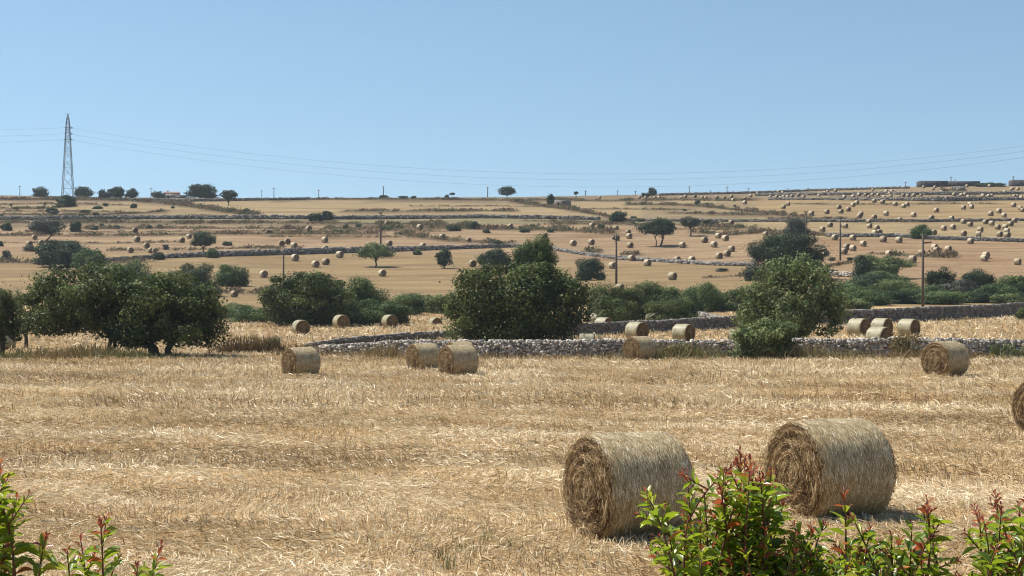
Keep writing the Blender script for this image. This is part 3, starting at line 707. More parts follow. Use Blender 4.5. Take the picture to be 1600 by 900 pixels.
weeds('wall_greenery', 'low green weeds at the wall foot near the right edge', 'weeds', [(1545, 561), (1620, 562)], 1.2, 0.9, 90, 'dry_weed', 65, (0.9, 0.1), 0.06, leafy_=True)
for i, (pp, wd, hh) in enumerate(STR):
    dm = d_at(*pp[0])
    x0, x1 = pp[0][0], pp[-1][0]
    weeds('scrub_strip', 'strip of dry brown scrub between terraces, between x %d' % x0, 'scrub', pp, wd, hh * 1.0, 15.0, 'scrub', 100 + i, (0.5, 0.45), 0.34, leafy_=True)
    bpy.data.objects[COL.objects[-1].name]['label'] = ['strip of dry brown scrub between the terraces of the far hillside'][0]
    COL.objects[-1]['group'] = 'scrub strips on the hillside'

# ------------------------------------------------------------------ trees and bushes
def crown_mesh(W, H, z0, style, s, rng, dens=1.0, Dp=None, gap=0.0, n_big=0):
    """leaf faces of a crown W wide, from z0 to H; clusters of leaves on lobes"""
    Dp = Dp or W * 0.8
    hx, hy, hz = W / 2, Dp / 2, (H - z0) / 2
    zc = (H + z0) / 2
    lob = []
    solid = style in ('bush', 'carob', 'round')
    big = n_big
    nl = {'bush': 15, 'carob': 34, 'umbrella': 17, 'airy': 30, 'round': 16}[style]
    for k in range(nl):
        p = rng.normal(size=3); p /= np.linalg.norm(p)
        if style == 'umbrella': p[2] = max(p[2], -0.7)
        if style == 'bush': p[2] = abs(p[2]) * 1.35 - 0.75
        if style in ('bush', 'carob'): p = p / (np.abs(p) ** 3).sum() ** (1 / 3)
        rr = rng.uniform(0.45, 0.75)
        r = rng.uniform(0.30, 0.48) if style != 'airy' else rng.uniform(0.22, 0.36)
        if style == 'carob': r *= 0.82
        lob.append((p * rr, r, rng.uniform(-0.2, 0.2)))
    for k in range(big):
        # many leafy boughs on the outside of a big crown
        p = rng.normal(size=3); p /= np.linalg.norm(p); p = p / (np.abs(p) ** 2.6).sum() ** (1 / 2.6)
        if p[2] < -0.75: p[2] = -0.75
        lob.append((p * rng.uniform(0.70, 0.90), rng.uniform(0.10, 0.20), rng.uniform(-0.32, 0.32)))
    if solid:
        for k in range(9):
            a = rng.uniform(0, 2 * PI)
            lob.append((np.array([math.cos(a) * 0.62, math.sin(a) * 0.62, -0.62 if style != 'round' else -0.4]), rng.uniform(0.34, 0.46), rng.uniform(-0.25, 0.1)))
    lob.append((np.array([0, 0, -0.15]), 0.62, -0.1))
    lob.append((np.array([0.2, 0, 0.25]), 0.5, 0.0)); lob.append((np.array([-0.25, 0, 0.15]), 0.5, 0.0))
    area = sum(4 * PI * r * r for _, r, _ in lob) * (hx * hy + hx * hz + hy * hz) / 3
    n = int(min(area * 0.85 * dens / (s * s * 0.42), 60000)); n = max(n, 300)
    wts = np.array([r * r for _, r, _ in lob]); wts /= wts.sum()
    idx = rng.choice(len(lob), n, p=wts)
    c = np.array([l[0] for l in lob])[idx]; rad = np.array([l[1] for l in lob])[idx]; tl = np.array([l[2] for l in lob])[idx]
    dr = rng.normal(size=(n, 3)); dr /= np.linalg.norm(dr, axis=1)[:, None]
    # twig clumps: snap part of the directions to a few twigs for an uneven outline
    q = 1.6
    bump = vnoise(dr[:, 0] * 4 + idx * 13.1, dr[:, 1] * 4 + dr[:, 2] * 3, 77)
    rho = rad * (0.66 + 0.48 * bump) * rng.uniform(0.45, 1.0, n) ** 0.5
    stray = rng.rand(n) < 0.07
    rho = np.where(stray, rad * rng.uniform(1.0, 1.4, n), rho)
    p = c + dr * rho[:, None]
    if style in ('bush', 'carob'):
        # skirt down to the ground: fatten the lower part
        low = p[:, 2] < 0
        p[low, 0] *= 1.0; p[low, 2] *= 1.08
    pos = np.stack([p[:, 0] * hx, p[:, 1] * hy, zc + p[:, 2] * hz], 1)
    # scale to the wanted size
    e = np.percentile(np.abs(pos[:, 0]), 98.6); pos[:, 0] *= hx / e
    e = np.percentile(pos[:, 2], 99.7); pos[:, 2] = z0 + (pos[:, 2] - z0) * (H - z0) / (e - z0)
    fl = z0 - 0.06 * H + 0.10 * H * vnoise(pos[:, 0] * 1.7, pos[:, 1] * 1.7, 5)
    ok = pos[:, 2] > np.maximum(fl, 0.02)
    if gap:
        ok &= (vnoise(pos[:, 0] * 2.2 / gap + 40, pos[:, 2] * 2.2 / gap + pos[:, 1] * 0.7, 15) > 0.25) 
    pos = pos[ok]; dr = dr[ok]; tl = tl[ok]; n = len(pos)
    nrm = dr * 1.0 + np.array([0, 0, 0.25]) + rng.normal(0, 0.55, (n, 3)); nrm /= np.linalg.norm(nrm, axis=1)[:, None]
    d1 = np.cross(nrm, rng.normal(size=(n, 3))); d1 /= np.linalg.norm(d1, axis=1)[:, None]
    d2 = np.cross(nrm, d1)
    L = s * rng.uniform(0.7, 1.35, n); Wd = L * rng.uniform(0.45, 0.7, n)
    a = d1 * (L / 2)[:, None]; b = d2 * (Wd / 2)[:, None]
    v = np.stack([pos - a, pos + b - a * 0.1, pos + a, pos - b - a * 0.1], 1).reshape(-1, 3)
    f = np.arange(n)[:, None] * 4 + np.array([[0, 1, 2, 3]])
    t = np.clip(0.46 + tl + 0.5 * (vnoise(pos[:, 0] * 1.3 + 30, pos[:, 2] * 1.3 + pos[:, 1] * 1.1 + 30, 6) - 0.5) + rng.normal(0, 0.17, n), 0, 1)
    return v, f, np.repeat(t, 4), [(np.array([l[0][0] * hx, l[0][1] * hy, zc + l[0][2] * hz]), l[1]) for l in lob]

def tree(px, top, w_px, label, base=None, d=None, style='bush', mat='foliage_far', name='tree', cat=None, group=None, clear=0.0, seed=0, dens=1.0, leaf=None, stems=1, gap=0.0, lean=0.0, trunk_px=None, big=0):
    rng = np.random.RandomState(seed * 17 + 3)
    g = ground(px, base, d); d = g[1]
    H = (CZ - (top - 450) / F * d) - g[2]
    W = w_px * d / F
    s = leaf or max(0.12, 1.5 * d / 1536)
    s = min(s, 0.16 * H)
    v, f, t, lob = crown_mesh(W, H, clear * H, style, s, rng, dens, gap=gap, n_big=big)
    e = empty(name, g)
    cat = cat or ('bush' if name == 'bush' else 'tree')
    tag(e, label, cat, group)
    mb = MB()
    r0 = max(0.035 * H, 0.03) if trunk_px is None else trunk_px * d / F / 2
    zf = max(clear, 0.22) * H
    for k in range(stems):
        a = rng.uniform(0, 2 * PI); off = 0.0 if stems == 1 else 0.10 * W
        b0 = np.array([math.cos(a) * off, math.sin(a) * off * 0.7, -0.1])
        top_ = np.array([math.cos(a) * off * 1.8 + lean * W * 0.2, math.sin(a) * off, zf])
        midp = (b0 + top_) / 2 + rng.normal(0, 0.04 * H, 3) * np.array([1, 1, 0])
        mb.tube([b0, b0 * 0.6 + midp * 0.4 + np.array([0, 0, 0.02]), midp, top_], [r0 * 1.4, r0 * 1.05, r0 * 0.9, r0 * 0.75], 7, rng.uniform(0.3, 0.7))
        for m in range(7 if stems == 1 else 4):
            q, rr = lob[rng.randint(len(lob))]
            q = q * np.array([0.9, 0.9, 0.95])
            m1 = top_ * 0.55 + q * 0.45 + rng.normal(0, 0.05 * H, 3) + np.array([0, 0, 0.05 * H])
            mb.tube([top_ - np.array([0, 0, 0.05 * H]), m1, q], [r0 * 0.6, r0 * 0.4, r0 * 0.15], 5, rng.uniform(0.3, 0.7))
    mb.build('trunk', M['bark'], e, smooth=True)
    obj('crown', v, f, M[mat], e, attrs={'tint': t})
    return e

# -- trees close to the near field
tree(148, 414, 205, 'large dark carob tree at left with drooping crown, left of its thick trunked neighbour', d=99, style='carob', mat='foliage_dark', name='carob_tree', clear=0.24, seed=1, stems=2, gap=1.6, leaf=0.18, big=80, dens=0.8, trunk_px=7)
tree(262, 428, 168, 'large dark carob tree at left with thick forked trunk down to the weeds', d=97, style='carob', mat='foliage_dark', name='carob_tree', clear=0.13, seed=2, stems=3, gap=1.6, leaf=0.18, big=80, dens=0.85, trunk_px=12)
tree(-2, 441, 70, 'dark tree cut off by the left edge above a shaded bale', d=99, style='carob', mat='foliage_dark', name='carob_tree', clear=0.18, seed=3, stems=2, gap=1.0, trunk_px=8)
tree(40, 446, 52, 'yellowish green thin tree just right of the dark tree at the left edge', d=112, style='airy', mat='foliage_olive', name='tree', clear=0.25, seed=4, dens=0.7, gap=0.9)
tree(809, 412, 212, 'big broad dark carob tree in the centre reaching down to the near wall', d=114, style='bush', mat='foliage_dark', name='carob_tree', clear=0.0, seed=5, stems=2, leaf=0.20, big=95)
tree(836, 369, 62, 'tall dark green tree rising above the big central carob', d=128, style='carob', mat='foliage_green', name='tree', clear=0.42, seed=6, dens=1.0, big=30)
tree(1233, 402, 158, 'light olive green tree with airy crown growing at the near stone wall', d=106.5, style='airy', mat='foliage_olive', name='olive_tree', clear=0.0, seed=7, stems=3, dens=1.0, gap=0.8, leaf=0.18, big=70)
tree(1196, 500, 96, 'low green bush at the foot of the light olive green tree', base=563, style='carob', mat='foliage_olive', name='bush', seed=8, big=40, leaf=0.17)
tree(482, 427, 140, 'broad dark tree behind the bales left of the centre', d=158, style='carob', mat='foliage_dark', name='tree', clear=0.0, seed=9, stems=2, leaf=0.22, big=70)
tree(562, 434, 78, 'rounded bright green bush right of the broad dark tree behind the bales', d=166, style='bush', mat='foliage_green', name='bush', seed=10)
tree(600, 468, 84, 'low green bush at the foot of the rounded bright one behind the bales', d=160, style='bush', mat='foliage_green', name='bush', seed=11)
tree(400, 478, 80, 'low grey green bush left of the broad dark tree', d=168, style='bush', mat='foliage_green', name='bush', seed=12)
tree(365, 474, 66, 'low olive bush just right of the carob trees at left', d=178, style='bush', mat='foliage_olive', name='bush', seed=13)
for k, (px, top, w, dd, mt) in enumerate([(632, 459, 64, 188, 'foliage_green'), (655, 459, 46, 195, 'foliage_far'), (684, 461, 46, 192, 'foliage_olive'), (712, 462, 40, 196, 'foliage_green')]):
    tree(px, top, w, ['low bush leftmost in the hedge left of the central carob', 'low dark bush second in the hedge left of the central carob', 'low olive bush third in the hedge left of the central carob', 'low bush touching the central carob on its left'][k], d=dd, style='bush', mat=mt, name='bush', seed=20 + k, group='hedge bushes left of the central carob')
for k, (px, top, w, dd, mt) in enumerate([(944, 444, 62, 166, 'foliage_dark'), (985, 446, 60, 168, 'foliage_dark'), (1028, 441, 66, 172, 'foliage_green'), (1070, 449, 60, 172, 'foliage_green'), (1100, 442, 56, 190, 'foliage_green'), (1122, 458, 44, 192, 'foliage_green'), (962, 462, 70, 158, 'foliage_dark'), (1050, 466, 80, 160, 'foliage_dark')]):
    tree(px, top, w, '%s %s bush in the hedge between the central carob and the olive tree' % (['leftmost', 'second', 'tallest middle', 'rounded fifth', 'rounded far right', 'lowest rightmost', 'front left', 'front right'][k], 'dark green' if mt == 'foliage_dark' else 'green'), d=dd, style='bush', mat=mt, name='bush', seed=30 + k, group='hedge bushes right of the central carob')
RB = [(1330, 446, 66, 205, 'foliage_green', 'leftmost in the right hand thicket, under the wall line'), (1352, 432, 70, 222, 'foliage_far', 'tall, near the left of the right hand thicket'), (1372, 427, 80, 226, 'foliage_green', 'broad and tall, in the left part of the right hand thicket'),
      (1352, 456, 60, 200, 'foliage_green', 'rounded, in front at the left of the right hand thicket'), (1400, 440, 60, 218, 'foliage_olive', 'olive toned, left of the tall pole with the arm'), (1412, 458, 70, 204, 'foliage_far', 'low, just left of the tall pole with the arm'),
      (1440, 450, 62, 208, 'foliage_green', 'directly behind the tall pole with the arm'), (1467, 421, 40, 232, 'foliage_far', 'peaked and dark, right of the tall pole with the arm'), (1466, 458, 66, 202, 'foliage_green', 'low and broad, right of the tall pole with the arm'),
      (1498, 440, 60, 218, 'foliage_grey', 'grey green, middle of the right hand thicket'), (1527, 424, 46, 230, 'foliage_far', 'peaked and dark, second of the two peaked bushes'), (1520, 458, 60, 206, 'foliage_far', 'low dark one below the second peaked bush'),
      (1556, 448, 56, 210, 'foliage_green', 'right part of the thicket, left of the edge tree'), (1585, 434, 64, 214, 'foliage_green', 'tall, at the right edge of the thicket'), (1620, 440, 60, 212, 'foliage_far', 'cut off by the right edge of the photo'), (1574, 462, 44, 203, 'foliage_olive', 'small olive one at the front right of the thicket'),
      (1304, 462, 44, 196, 'foliage_green', 'small, peeping out right of the light olive tree'), (1338, 470, 40, 190, 'foliage_olive', 'small olive one just above the second wall')]
for k, (px, top, w, dd, mt, ph) in enumerate(RB):
    tree(px, top - 3, w * 1.2, 'wild bush, ' + ph, d=dd, style='bush', mat=mt, name='bush', seed=50 + k, group='bushes of the thicket behind the second wall')
tree(1160, 452, 56, 'green bush between the hedge and the light olive tree', d=190, style='bush', mat='foliage_green', name='bush', seed=70)
tree(1602, 481, 26, 'small dark bush against the second wall at the right edge', d=158, style='bush', mat='foliage_dark', name='bush', seed=71)
# -- trees in the middle distance
MT = [
 (1229, 366, 118, dict(d=262), 'carob', 'foliage_far', 'big dark blue green tree behind the light olive tree', 0.02),
 (1180, 418, 34, dict(d=262), 'bush', 'foliage_grey', 'small greyish bush left of the big dark blue green tree', 0),
 (1378, 399, 86, dict(d=262), 'airy', 'foliage_olive', 'olive brown tree above the right hand thicket', 0.05),
 (98, 376, 84, dict(base=416), 'carob', 'foliage_far', 'large dark round tree on the left hillside beside smaller ones', 0.05),
 (140, 389, 50, dict(base=426), 'round', 'foliage_green', 'rounded green bush right of the large dark round tree at left', 0),
 (210, 407, 72, dict(d=235), 'bush', 'foliage_green', 'green dome shaped bush peeping above the carob trees at left', 0),
 (302, 413, 84, dict(d=232), 'bush', 'foliage_far', 'dark dome shaped bush above the right hand carob at left', 0),
 (362, 414, 52, dict(base=447), 'bush', 'foliage_green', 'round dark green bush standing alone on the golden field at left', 0),
 (587, 379, 54, dict(base=416), 'umbrella', 'foliage_olive', 'lone green tree with spreading crown beside the tall pole', 0.22),
 (694, 388, 25, dict(base=419), 'round', 'foliage_far', 'small dark narrow tree on the golden field left of the centre', 0.02),
 (773, 388, 50, dict(base=420), 'round', 'foliage_far', 'dark rounded tree left above the central carob', 0.04),
 (921, 404, 45, dict(base=439), 'bush', 'foliage_far', 'dense ball shaped dark bush right of the central carob on the golden field', 0),
 (1027, 341, 58, dict(base=386), 'umbrella', 'foliage_far', 'wide umbrella shaped dark tree on several stems on the pink field', 0.34),
 (1079, 338, 30, dict(base=368), 'umbrella', 'foliage_grey', 'smaller umbrella shaped tree right of the wide one', 0.40),
 (1245, 340, 38, dict(base=375), 'round', 'foliage_grey', 'greyish tree on the right hillside beside a slender pole', 0.06),
 (1438, 351, 34, dict(base=373), 'bush', 'foliage_green', 'dense round evergreen on the right hillside by the pale wall', 0),
 (317, 363, 39, dict(base=395), 'umbrella', 'foliage_far', 'round crowned tree on short trunk on the left terraces', 0.22),
 (332, 388, 22, dict(base=404), 'bush', 'foliage_green', 'small bush right below the round crowned tree on the left', 0),
 (248, 394, 18, dict(base=407), 'bush', 'foliage_far', 'small dark bush on the long wall near three left bales', 0),
 (71, 342, 52, dict(base=376), 'umbrella', 'foliage_grey', 'leaning grey green tree with flat crown on the far left terraces', 0.30),
 (120, 346, 20, dict(base=361), 'bush', 'foliage_far', 'pointed dark bush right of the leaning tree', 0),
 (10, 348, 18, dict(base=359), 'bush', 'foliage_far', 'small bush at the left edge of the upper terraces', 0),
 (494, 333, 24, dict(base=346), 'bush', 'foliage_far', 'left one of two dark bushes on the long thin wall', 0),
 (511, 330, 20, dict(base=344), 'bush', 'foliage_far', 'right one of two dark bushes on the long thin wall', 0),
 (966, 330, 27, dict(base=345), 'bush', 'foliage_far', 'dark rounded bush where the two long upper walls meet', 0),
 (778, 375, 16, dict(base=384), 'bush', 'foliage_far', 'small dark bush on the end of the long dark wall', 0),
 (940, 350, 14, dict(base=361), 'bush', 'foliage_far', 'tiny dark bush on the terrace left of the umbrella tree', 0),
 (1107, 344, 18, dict(base=353), 'bush', 'foliage_far', 'low dark bush right of the smaller umbrella tree', 0),
 (741, 346, 16, dict(base=358), 'bush', 'foliage_far', 'small dark bush behind a pale bale on the middle terraces', 0),
 (709, 352, 22, dict(base=361), 'bush', 'foliage_far', 'flat dark bush on the terraces above the golden field', 0),
 (604, 352, 18, dict(base=360), 'bush', 'foliage_olive', 'small bush at the tall pole under a bale', 0),
 (652, 390, 14, dict(base=398), 'bush', 'foliage_green', 'small green bush under the long dark wall right of the spreading tree', 0),
 (1329, 402, 12, dict(base=408), 'bush', 'foliage_far', 'tiny dark bush at the foot of the slender pole', 0),
 (1349, 399, 34, dict(d=255), 'round', 'foliage_far', 'dark bush left of the olive brown tree over the thicket', 0),
 (84, 308, 0, None, None, None, None, None),
]
for k, (px, top, w, kw, st, mt, lab, cl) in enumerate(MT):
    if not w: continue
    tree(px, top, w, lab, style=st, mat=mt, name='bush' if st == 'bush' else 'tree', seed=90 + k, clear=cl, stems=4 if 'several' in lab else 1, lean=1.0 if 'leaning' in lab else 0, trunk_px=1.6 if 'several' in lab else None, **kw)
# -- skyline trees
SK = [
 (131, 291.5, 27, 310, 'round', 'round tree on the skyline just right of the lattice pylon', .1), (163, 296, 18, 312, 'bush', 'leftmost of three round trees on the skyline left of the farmhouse', 0), (181, 292, 26, 311.5, 'round', 'middle and tallest of three round trees on the skyline left of the farmhouse', .05), (206, 295, 20, 311, 'round', 'right one of three round trees on the skyline left of the farmhouse', .05),
 (64, 292, 24, 307.5, 'bush', 'pale pointed tree on the skyline left of the lattice pylon', 0), (104, 305, 30, 323, 'bush', 'dark round bush at the foot of the lattice pylon', 0), (313, 288, 46, 313, 'carob', 'wide dark tree on the skyline right of the farmhouse', .15), (357, 297, 26, 321, 'umbrella', 'round tree on a thin trunk casting a shadow right of the wide skyline tree', .22),
 (792, 291.5, 26, 309, 'round', 'dark broad tree alone on the middle of the skyline', .2), (1020, 293, 14, 308, 'round', 'narrow dark tree on the skyline right of the middle', .05), (861, 303, 13, 320, 'bush', 'dark tree beside the small stone ruin', 0), (900, 299, 7, 309, 'umbrella', 'tiny tree on a stalk on the skyline right of the ruin', .4),
 (706, 301, 9, 309, 'umbrella', 'tiny flat topped tree on the skyline left of the middle', .5), (1008, 301, 12, 308, 'bush', 'small bush at the foot of the narrow skyline tree', 0), (599, 305, 14, 310, 'bush', 'low bush around the foot of the skyline pole', 0), (630, 306, 15, 310, 'bush', 'first low bush right of the bush at the skyline pole', 0), (646, 306, 9, 310, 'bush', 'second low bush right of the bush at the skyline pole', 0),
 (698, 304, 7, 309.5, 'bush', 'tiny dark bush next to the flat topped tree', 0), (248, 299, 22, 311, 'bush', 'grey bush at the left end of the farmhouse', 0), (1090, 312, 9, 320, 'bush', 'tiny bright green bush on the terrace below the skyline', 0), (1540, 285.5, 30, 292, 'bush', 'low dark hedge bush between the two dark buildings at right', 0), (1562, 286, 18, 292, 'bush', 'small low bush right of the long dark building', 0),
]
for k, (px, top, w, base, st, lab, cl) in enumerate(SK):
    tree(px, top, w, lab, base=base, style=st, mat='foliage_far', name='bush' if st == 'bush' else 'tree', seed=150 + k, clear=cl, leaf=0.6)
# -- small dark scrub bushes dotted over the slopes
SB = [(17, 321, 5, 3), (70, 320, 5, 3), (24, 327, 9, 4), (82, 332, 20, 7), (84, 336, 16, 6), (132, 333, 20, 5), (152, 326, 16, 5), (165, 322, 10, 5), (209, 325, 12, 7), (270, 326, 7, 4), (150, 338, 10, 6), (165, 340, 10, 5), (128, 340, 12, 5), (147, 358, 13, 6), (159, 355, 10, 7), (182, 356, 14, 5), (234, 356, 8, 5), (259, 391, 11, 8),
      (355, 384, 20, 6), (3, 341, 8, 6), (46, 393, 20, 9), (10, 405, 20, 14), (1, 385, 12, 8), (1148, 322, 6, 3), (1070, 329, 5, 3), (935, 342, 8, 4), (990, 342, 10, 5), (1000, 345, 14, 5), (1118, 352, 12, 6), (1128, 424, 20, 5), (1260, 428, 22, 7), (1300, 427, 24, 5), (860, 363, 14, 6), (820, 363, 16, 6), (1300, 408, 12, 5), (760, 364, 16, 6), (560, 356, 12, 6), (540, 357, 12, 6), (420, 365, 12, 5), (1050, 355, 12, 4)]
protos = []
for k in range(3):
    rng = np.random.RandomState(900 + k)
    v, f, t, _ = crown_mesh(1.0, 0.5, 0.0, 'bush', 0.12, rng, 0.9)
    protos.append(mesh_data('scrub_bush', v, f, M['foliage_far'] if k != 2 else M['foliage_grey'], attrs={'tint': t}))
sbs = sorted(SB)
for k, (px, base, w, h) in enumerate(sbs):
    g = ground(px, base); s = w * g[1] / F
    o = link('scrub_bush', protos[k % 3], None, g, R.uniform(0, 6))
    o.scale = (s, s, h * g[1] / F / 0.5)
    row = sum(1 for q in sbs[:k] if (q[0] < 400) == (px < 400))
    if px < 400: lab = 'small dark scrub bush dotted over the dry terraces of the left hillside'
    else: lab = 'small dark scrub bush dotted over the dry slopes right of the round crowned tree'
    tag(o, lab, 'bush', 'scrub bushes on the left hillside' if px < 400 else 'scrub bushes on the middle hillside')
# -- dry shrub by the wall
tree(1416, 521, 50, 'tan dry shrub growing against the near wall beside the right bale', base=562, style='airy', mat='dry_weed', name='dry_shrub', cat='shrub', seed=201, clear=0.02, dens=0.55, gap=0.8)
tree(1062, 536, 48, 'low yellowish shrub at the wall foot right of the leaning bale', base=563, style='bush', mat='dry_weed', name='dry_shrub', cat='shrub', seed=202, dens=0.6)
tree(425, 525, 30, 'brown dry shrub behind the lone left bale of the foreground field', d=106, style='bush', mat='dry_weed', name='dry_shrub', cat='shrub', seed=203, dens=0.6)

# ------------------------------------------------------------------ poles, pylon, cables
def pole(px, top, label, base=None, d=None, wpx=3.2, arm=None, box=False, group='utility poles in the fields'):
    g = ground(px, base, d); d = g[1]
    H = (CZ - (top - 450) / F * d) - g[2]
    r = wpx * d / F / 2
    e = empty('utility_pole', g); tag(e, label, 'utility pole', group)
    mb = MB(); mb.tube([(0, 0, -0.3), (0, 0, H * 0.5), (0, 0, H)], [r * 1.15, r, r * 0.75], 10); mb.build('post', M['pole'], e, smooth=True)
    if arm:
        mb = MB(); mb.tube([(0, 0, H - 0.25 * arm[1]), (arm[0], -0.05, H - 0.25 * arm[1] + 0.12)], r * 0.6, 6); mb.build('cross_arm', M['pole'], e)
    else:
        mb = MB(); w = min(0.5, H * 0.08); mb.box((0, -r, H - 0.35), (w * 1.6, r * 0.8, r * 0.8)); mb.build('cross_arm', M['pole'], e)
    for k, xx in enumerate((-0.3, 0.0, 0.3)):
        mb = MB(); mb.tube([(xx, -r, H - 0.3 if xx else H - 0.02), (xx, -r, H + 0.02)], r * 0.4, 6); mb.build('insulator', M['steel'], e)
    if box:
        mb = MB(); mb.box((-r * 1.5 - 0.2, 0, H - 0.65), (0.42, 0.35, 0.5)); mb.build('switch_box', M['steel'], e)
pole(1442, 366, 'tallest wooden pole with a short side arm before the right hand thicket', d=182, wpx=4.0, arm=(1.0, 4.2))
pole(963, 366, 'wooden pole with a small box near its top beside the ball shaped bush', base=446, wpx=3.2, box=True)
pole(1313, 338, 'slender pole on the reddish field at right', base=408, wpx=2.6)
pole(1259, 329, 'slender pole beside the greyish tree on the right hillside', base=384, wpx=2.0)
pole(595, 331, 'tall dark pole rising behind the lone spreading tree', base=386, wpx=2.6)
pole(443, 394, 'wooden pole behind the broad dark tree at left', d=232, wpx=3.0)
pole(84, 413, 'short pole sticking up behind the carob trees at left', d=262, wpx=3.0)
SKP = [(31, 290, 1.2), (236, 293, 1.2), (242, 297, 1.0), (409, 297, 1.0), (428, 293.5, 1.3), (498, 296, 1.2), (599, 291, 1.6), (762, 292, 1.6), (915, 297.5, 1.4), (965, 297, 1.0), (993, 298, 1.0), (1077, 291, 1.1), (1110, 297, 0.9), (1136, 291, 1.2), (1169, 293.5, 1.0), (1231, 294, 0.9), (1263, 293, 0.9), (1415, 284, 1.1), (1486, 276, 1.4), (1492, 280, 1.0), (1583, 275, 1.6)]
SKL = ['far left of the lattice pylon', 'left of the farmhouse, taller of two', 'left of the farmhouse, shorter of two', 'left of the closely paired skyline poles', 'right of the closely paired skyline poles', 'between the farmhouse trees and the middle, standing alone', 'rising out of the low bush', 'just left of the broad middle tree', 'right of the tiny tree on a stalk', 'left of the narrow skyline tree', 'close beside the narrow skyline tree', 'first right of the narrow skyline tree', 'second right of the narrow skyline tree', 'third right of the narrow skyline tree', 'fourth right of the narrow skyline tree', 'fifth right of the narrow skyline tree', 'sixth right of the narrow skyline tree', 'left of the long dark building', 'behind the long dark building, taller of two', 'behind the long dark building, shorter of two', 'at the left end of the building at the right edge']
for (px, top, w), lb in zip(SKP, SKL):
    g = ground(px, d=672); H = (CZ - (top - 450) / F * 672) - g[2]
    mb = MB(); r = w * 672 / F / 2
    mb.tube([(0, 0, -0.5), (0, 0, H)], [r, r * 0.8], 6); mb.box((0, -r, H - 0.4), (1.3, 0.15, 0.15))
    o = mb.build('utility_pole', M['pole'], None, g); tag(o, 'thin pole on the skyline ' + lb, 'utility pole', 'utility poles on the skyline')

def pylon():
    d = 560.0; px = 106
    g = ground(px, d=d)
    k = d / F
    e = empty('lattice_pylon', g, 0.12)
    tag(e, 'tall grey steel lattice pylon carrying cables at the left of the skyline', 'pylon')
    H = (CZ - (178 - 450) / F * d) - g[2]
    b, t = 8.8 * k, 0.9 * k
    def corner(i, z):
        w = np.interp(z / H, [0, 0.72, 0.92, 1.0], [b, b * 0.42, b * 0.26, 0.05])
        sx, sy = ((-1, -1), (1, -1), (1, 1), (-1, 1))[i]
        return np.array([sx * w, sy * w, z])
    zs = [0, 4.2, 8.0, 11.4, 14.4, 17.0, 19.2, 21.2, 23.0, 24.6, 26.0, 27.4, H * 0.965, H]
    zs = [z * H / 30.0 if i < 12 else z for i, z in enumerate(zs)]
    for i in range(4):
        mb = MB(); mb.tube([corner(i, z) for z in zs], 0.09, 4); mb.build('leg', M['steel'], e)
    br = MB()
    for a in range(len(zs) - 2):
        for i in range(4):
            j = (i + 1) % 4
            br.bar(corner(i, zs[a]), corner(j, zs[a + 1]), 0.05); br.bar(corner(j, zs[a]), corner(i, zs[a + 1]), 0.05)
            if a % 2 == 0: br.bar(corner(i, zs[a + 1]), corner(j, zs[a + 1]), 0.05)
    br.build('bracing', M['steel'], e)
    arms = []
    for yy, sd in ((199.5, 1), (209, 1), (218, 1)):
        z = (CZ - (yy - 450) / F * d) - g[2]
        mb = MB(); w = 1.7
        mb.bar((-w * 0.9, 0, z), (w, 0, z), 0.09); mb.bar((0, -0.5, z + 0.9), (w, 0, z), 0.07); mb.bar((0, 0.5, z - 0.7), (w, 0, z), 0.07)
        mb.build('cross_arm', M['steel'], e); arms.append(z)
    mb = MB(); mb.bar((-1.0, 0, H), (1.0, 0, H), 0.07); mb.build('cross_arm', M['steel'], e)
    # cables: one thing each, hanging through the pylon
    for (yy, mids, r_, l_, nm) in ((199.5, 271.5, 228, 203, 'upper'), (209, 281, 236.5, 213, 'middle'), (218, 292, 246, 222.5, 'lower')):
        A = np.array([(108 - 800) / F * d, d, CZ - (yy - 450) / F * d])
        xs = np.linspace(108, 2100, 60); pts = []
        cf = np.polyfit([108, 900, 1600], [yy, mids - 0, r_], 2)
        for q in xs:
            dd = d - (q - 108) / 1992 * 120
            pts.append(((q - 800) / F * dd, dd, CZ - (np.polyval(cf, q) - 450) / F * dd))
        left = []
        for q in np.linspace(-500, 108, 14)[:-1]:
            dd = d + (108 - q) / 608 * 25
            y = l_ + (yy - l_) * (q / 108.0) if q > 0 else l_ - q * 0.015
            left.append(((q - 800) / F * dd, dd, CZ - (y - 450) / F * dd))
        mb = MB(); mb.tube(np.array(left + pts), 0.026, 5)
        o = mb.build('power_cable', M['cable']); tag(o, '%s of three thin power cables sagging across the sky from the pylon' % nm, 'power cable', 'power cables')
pylon()

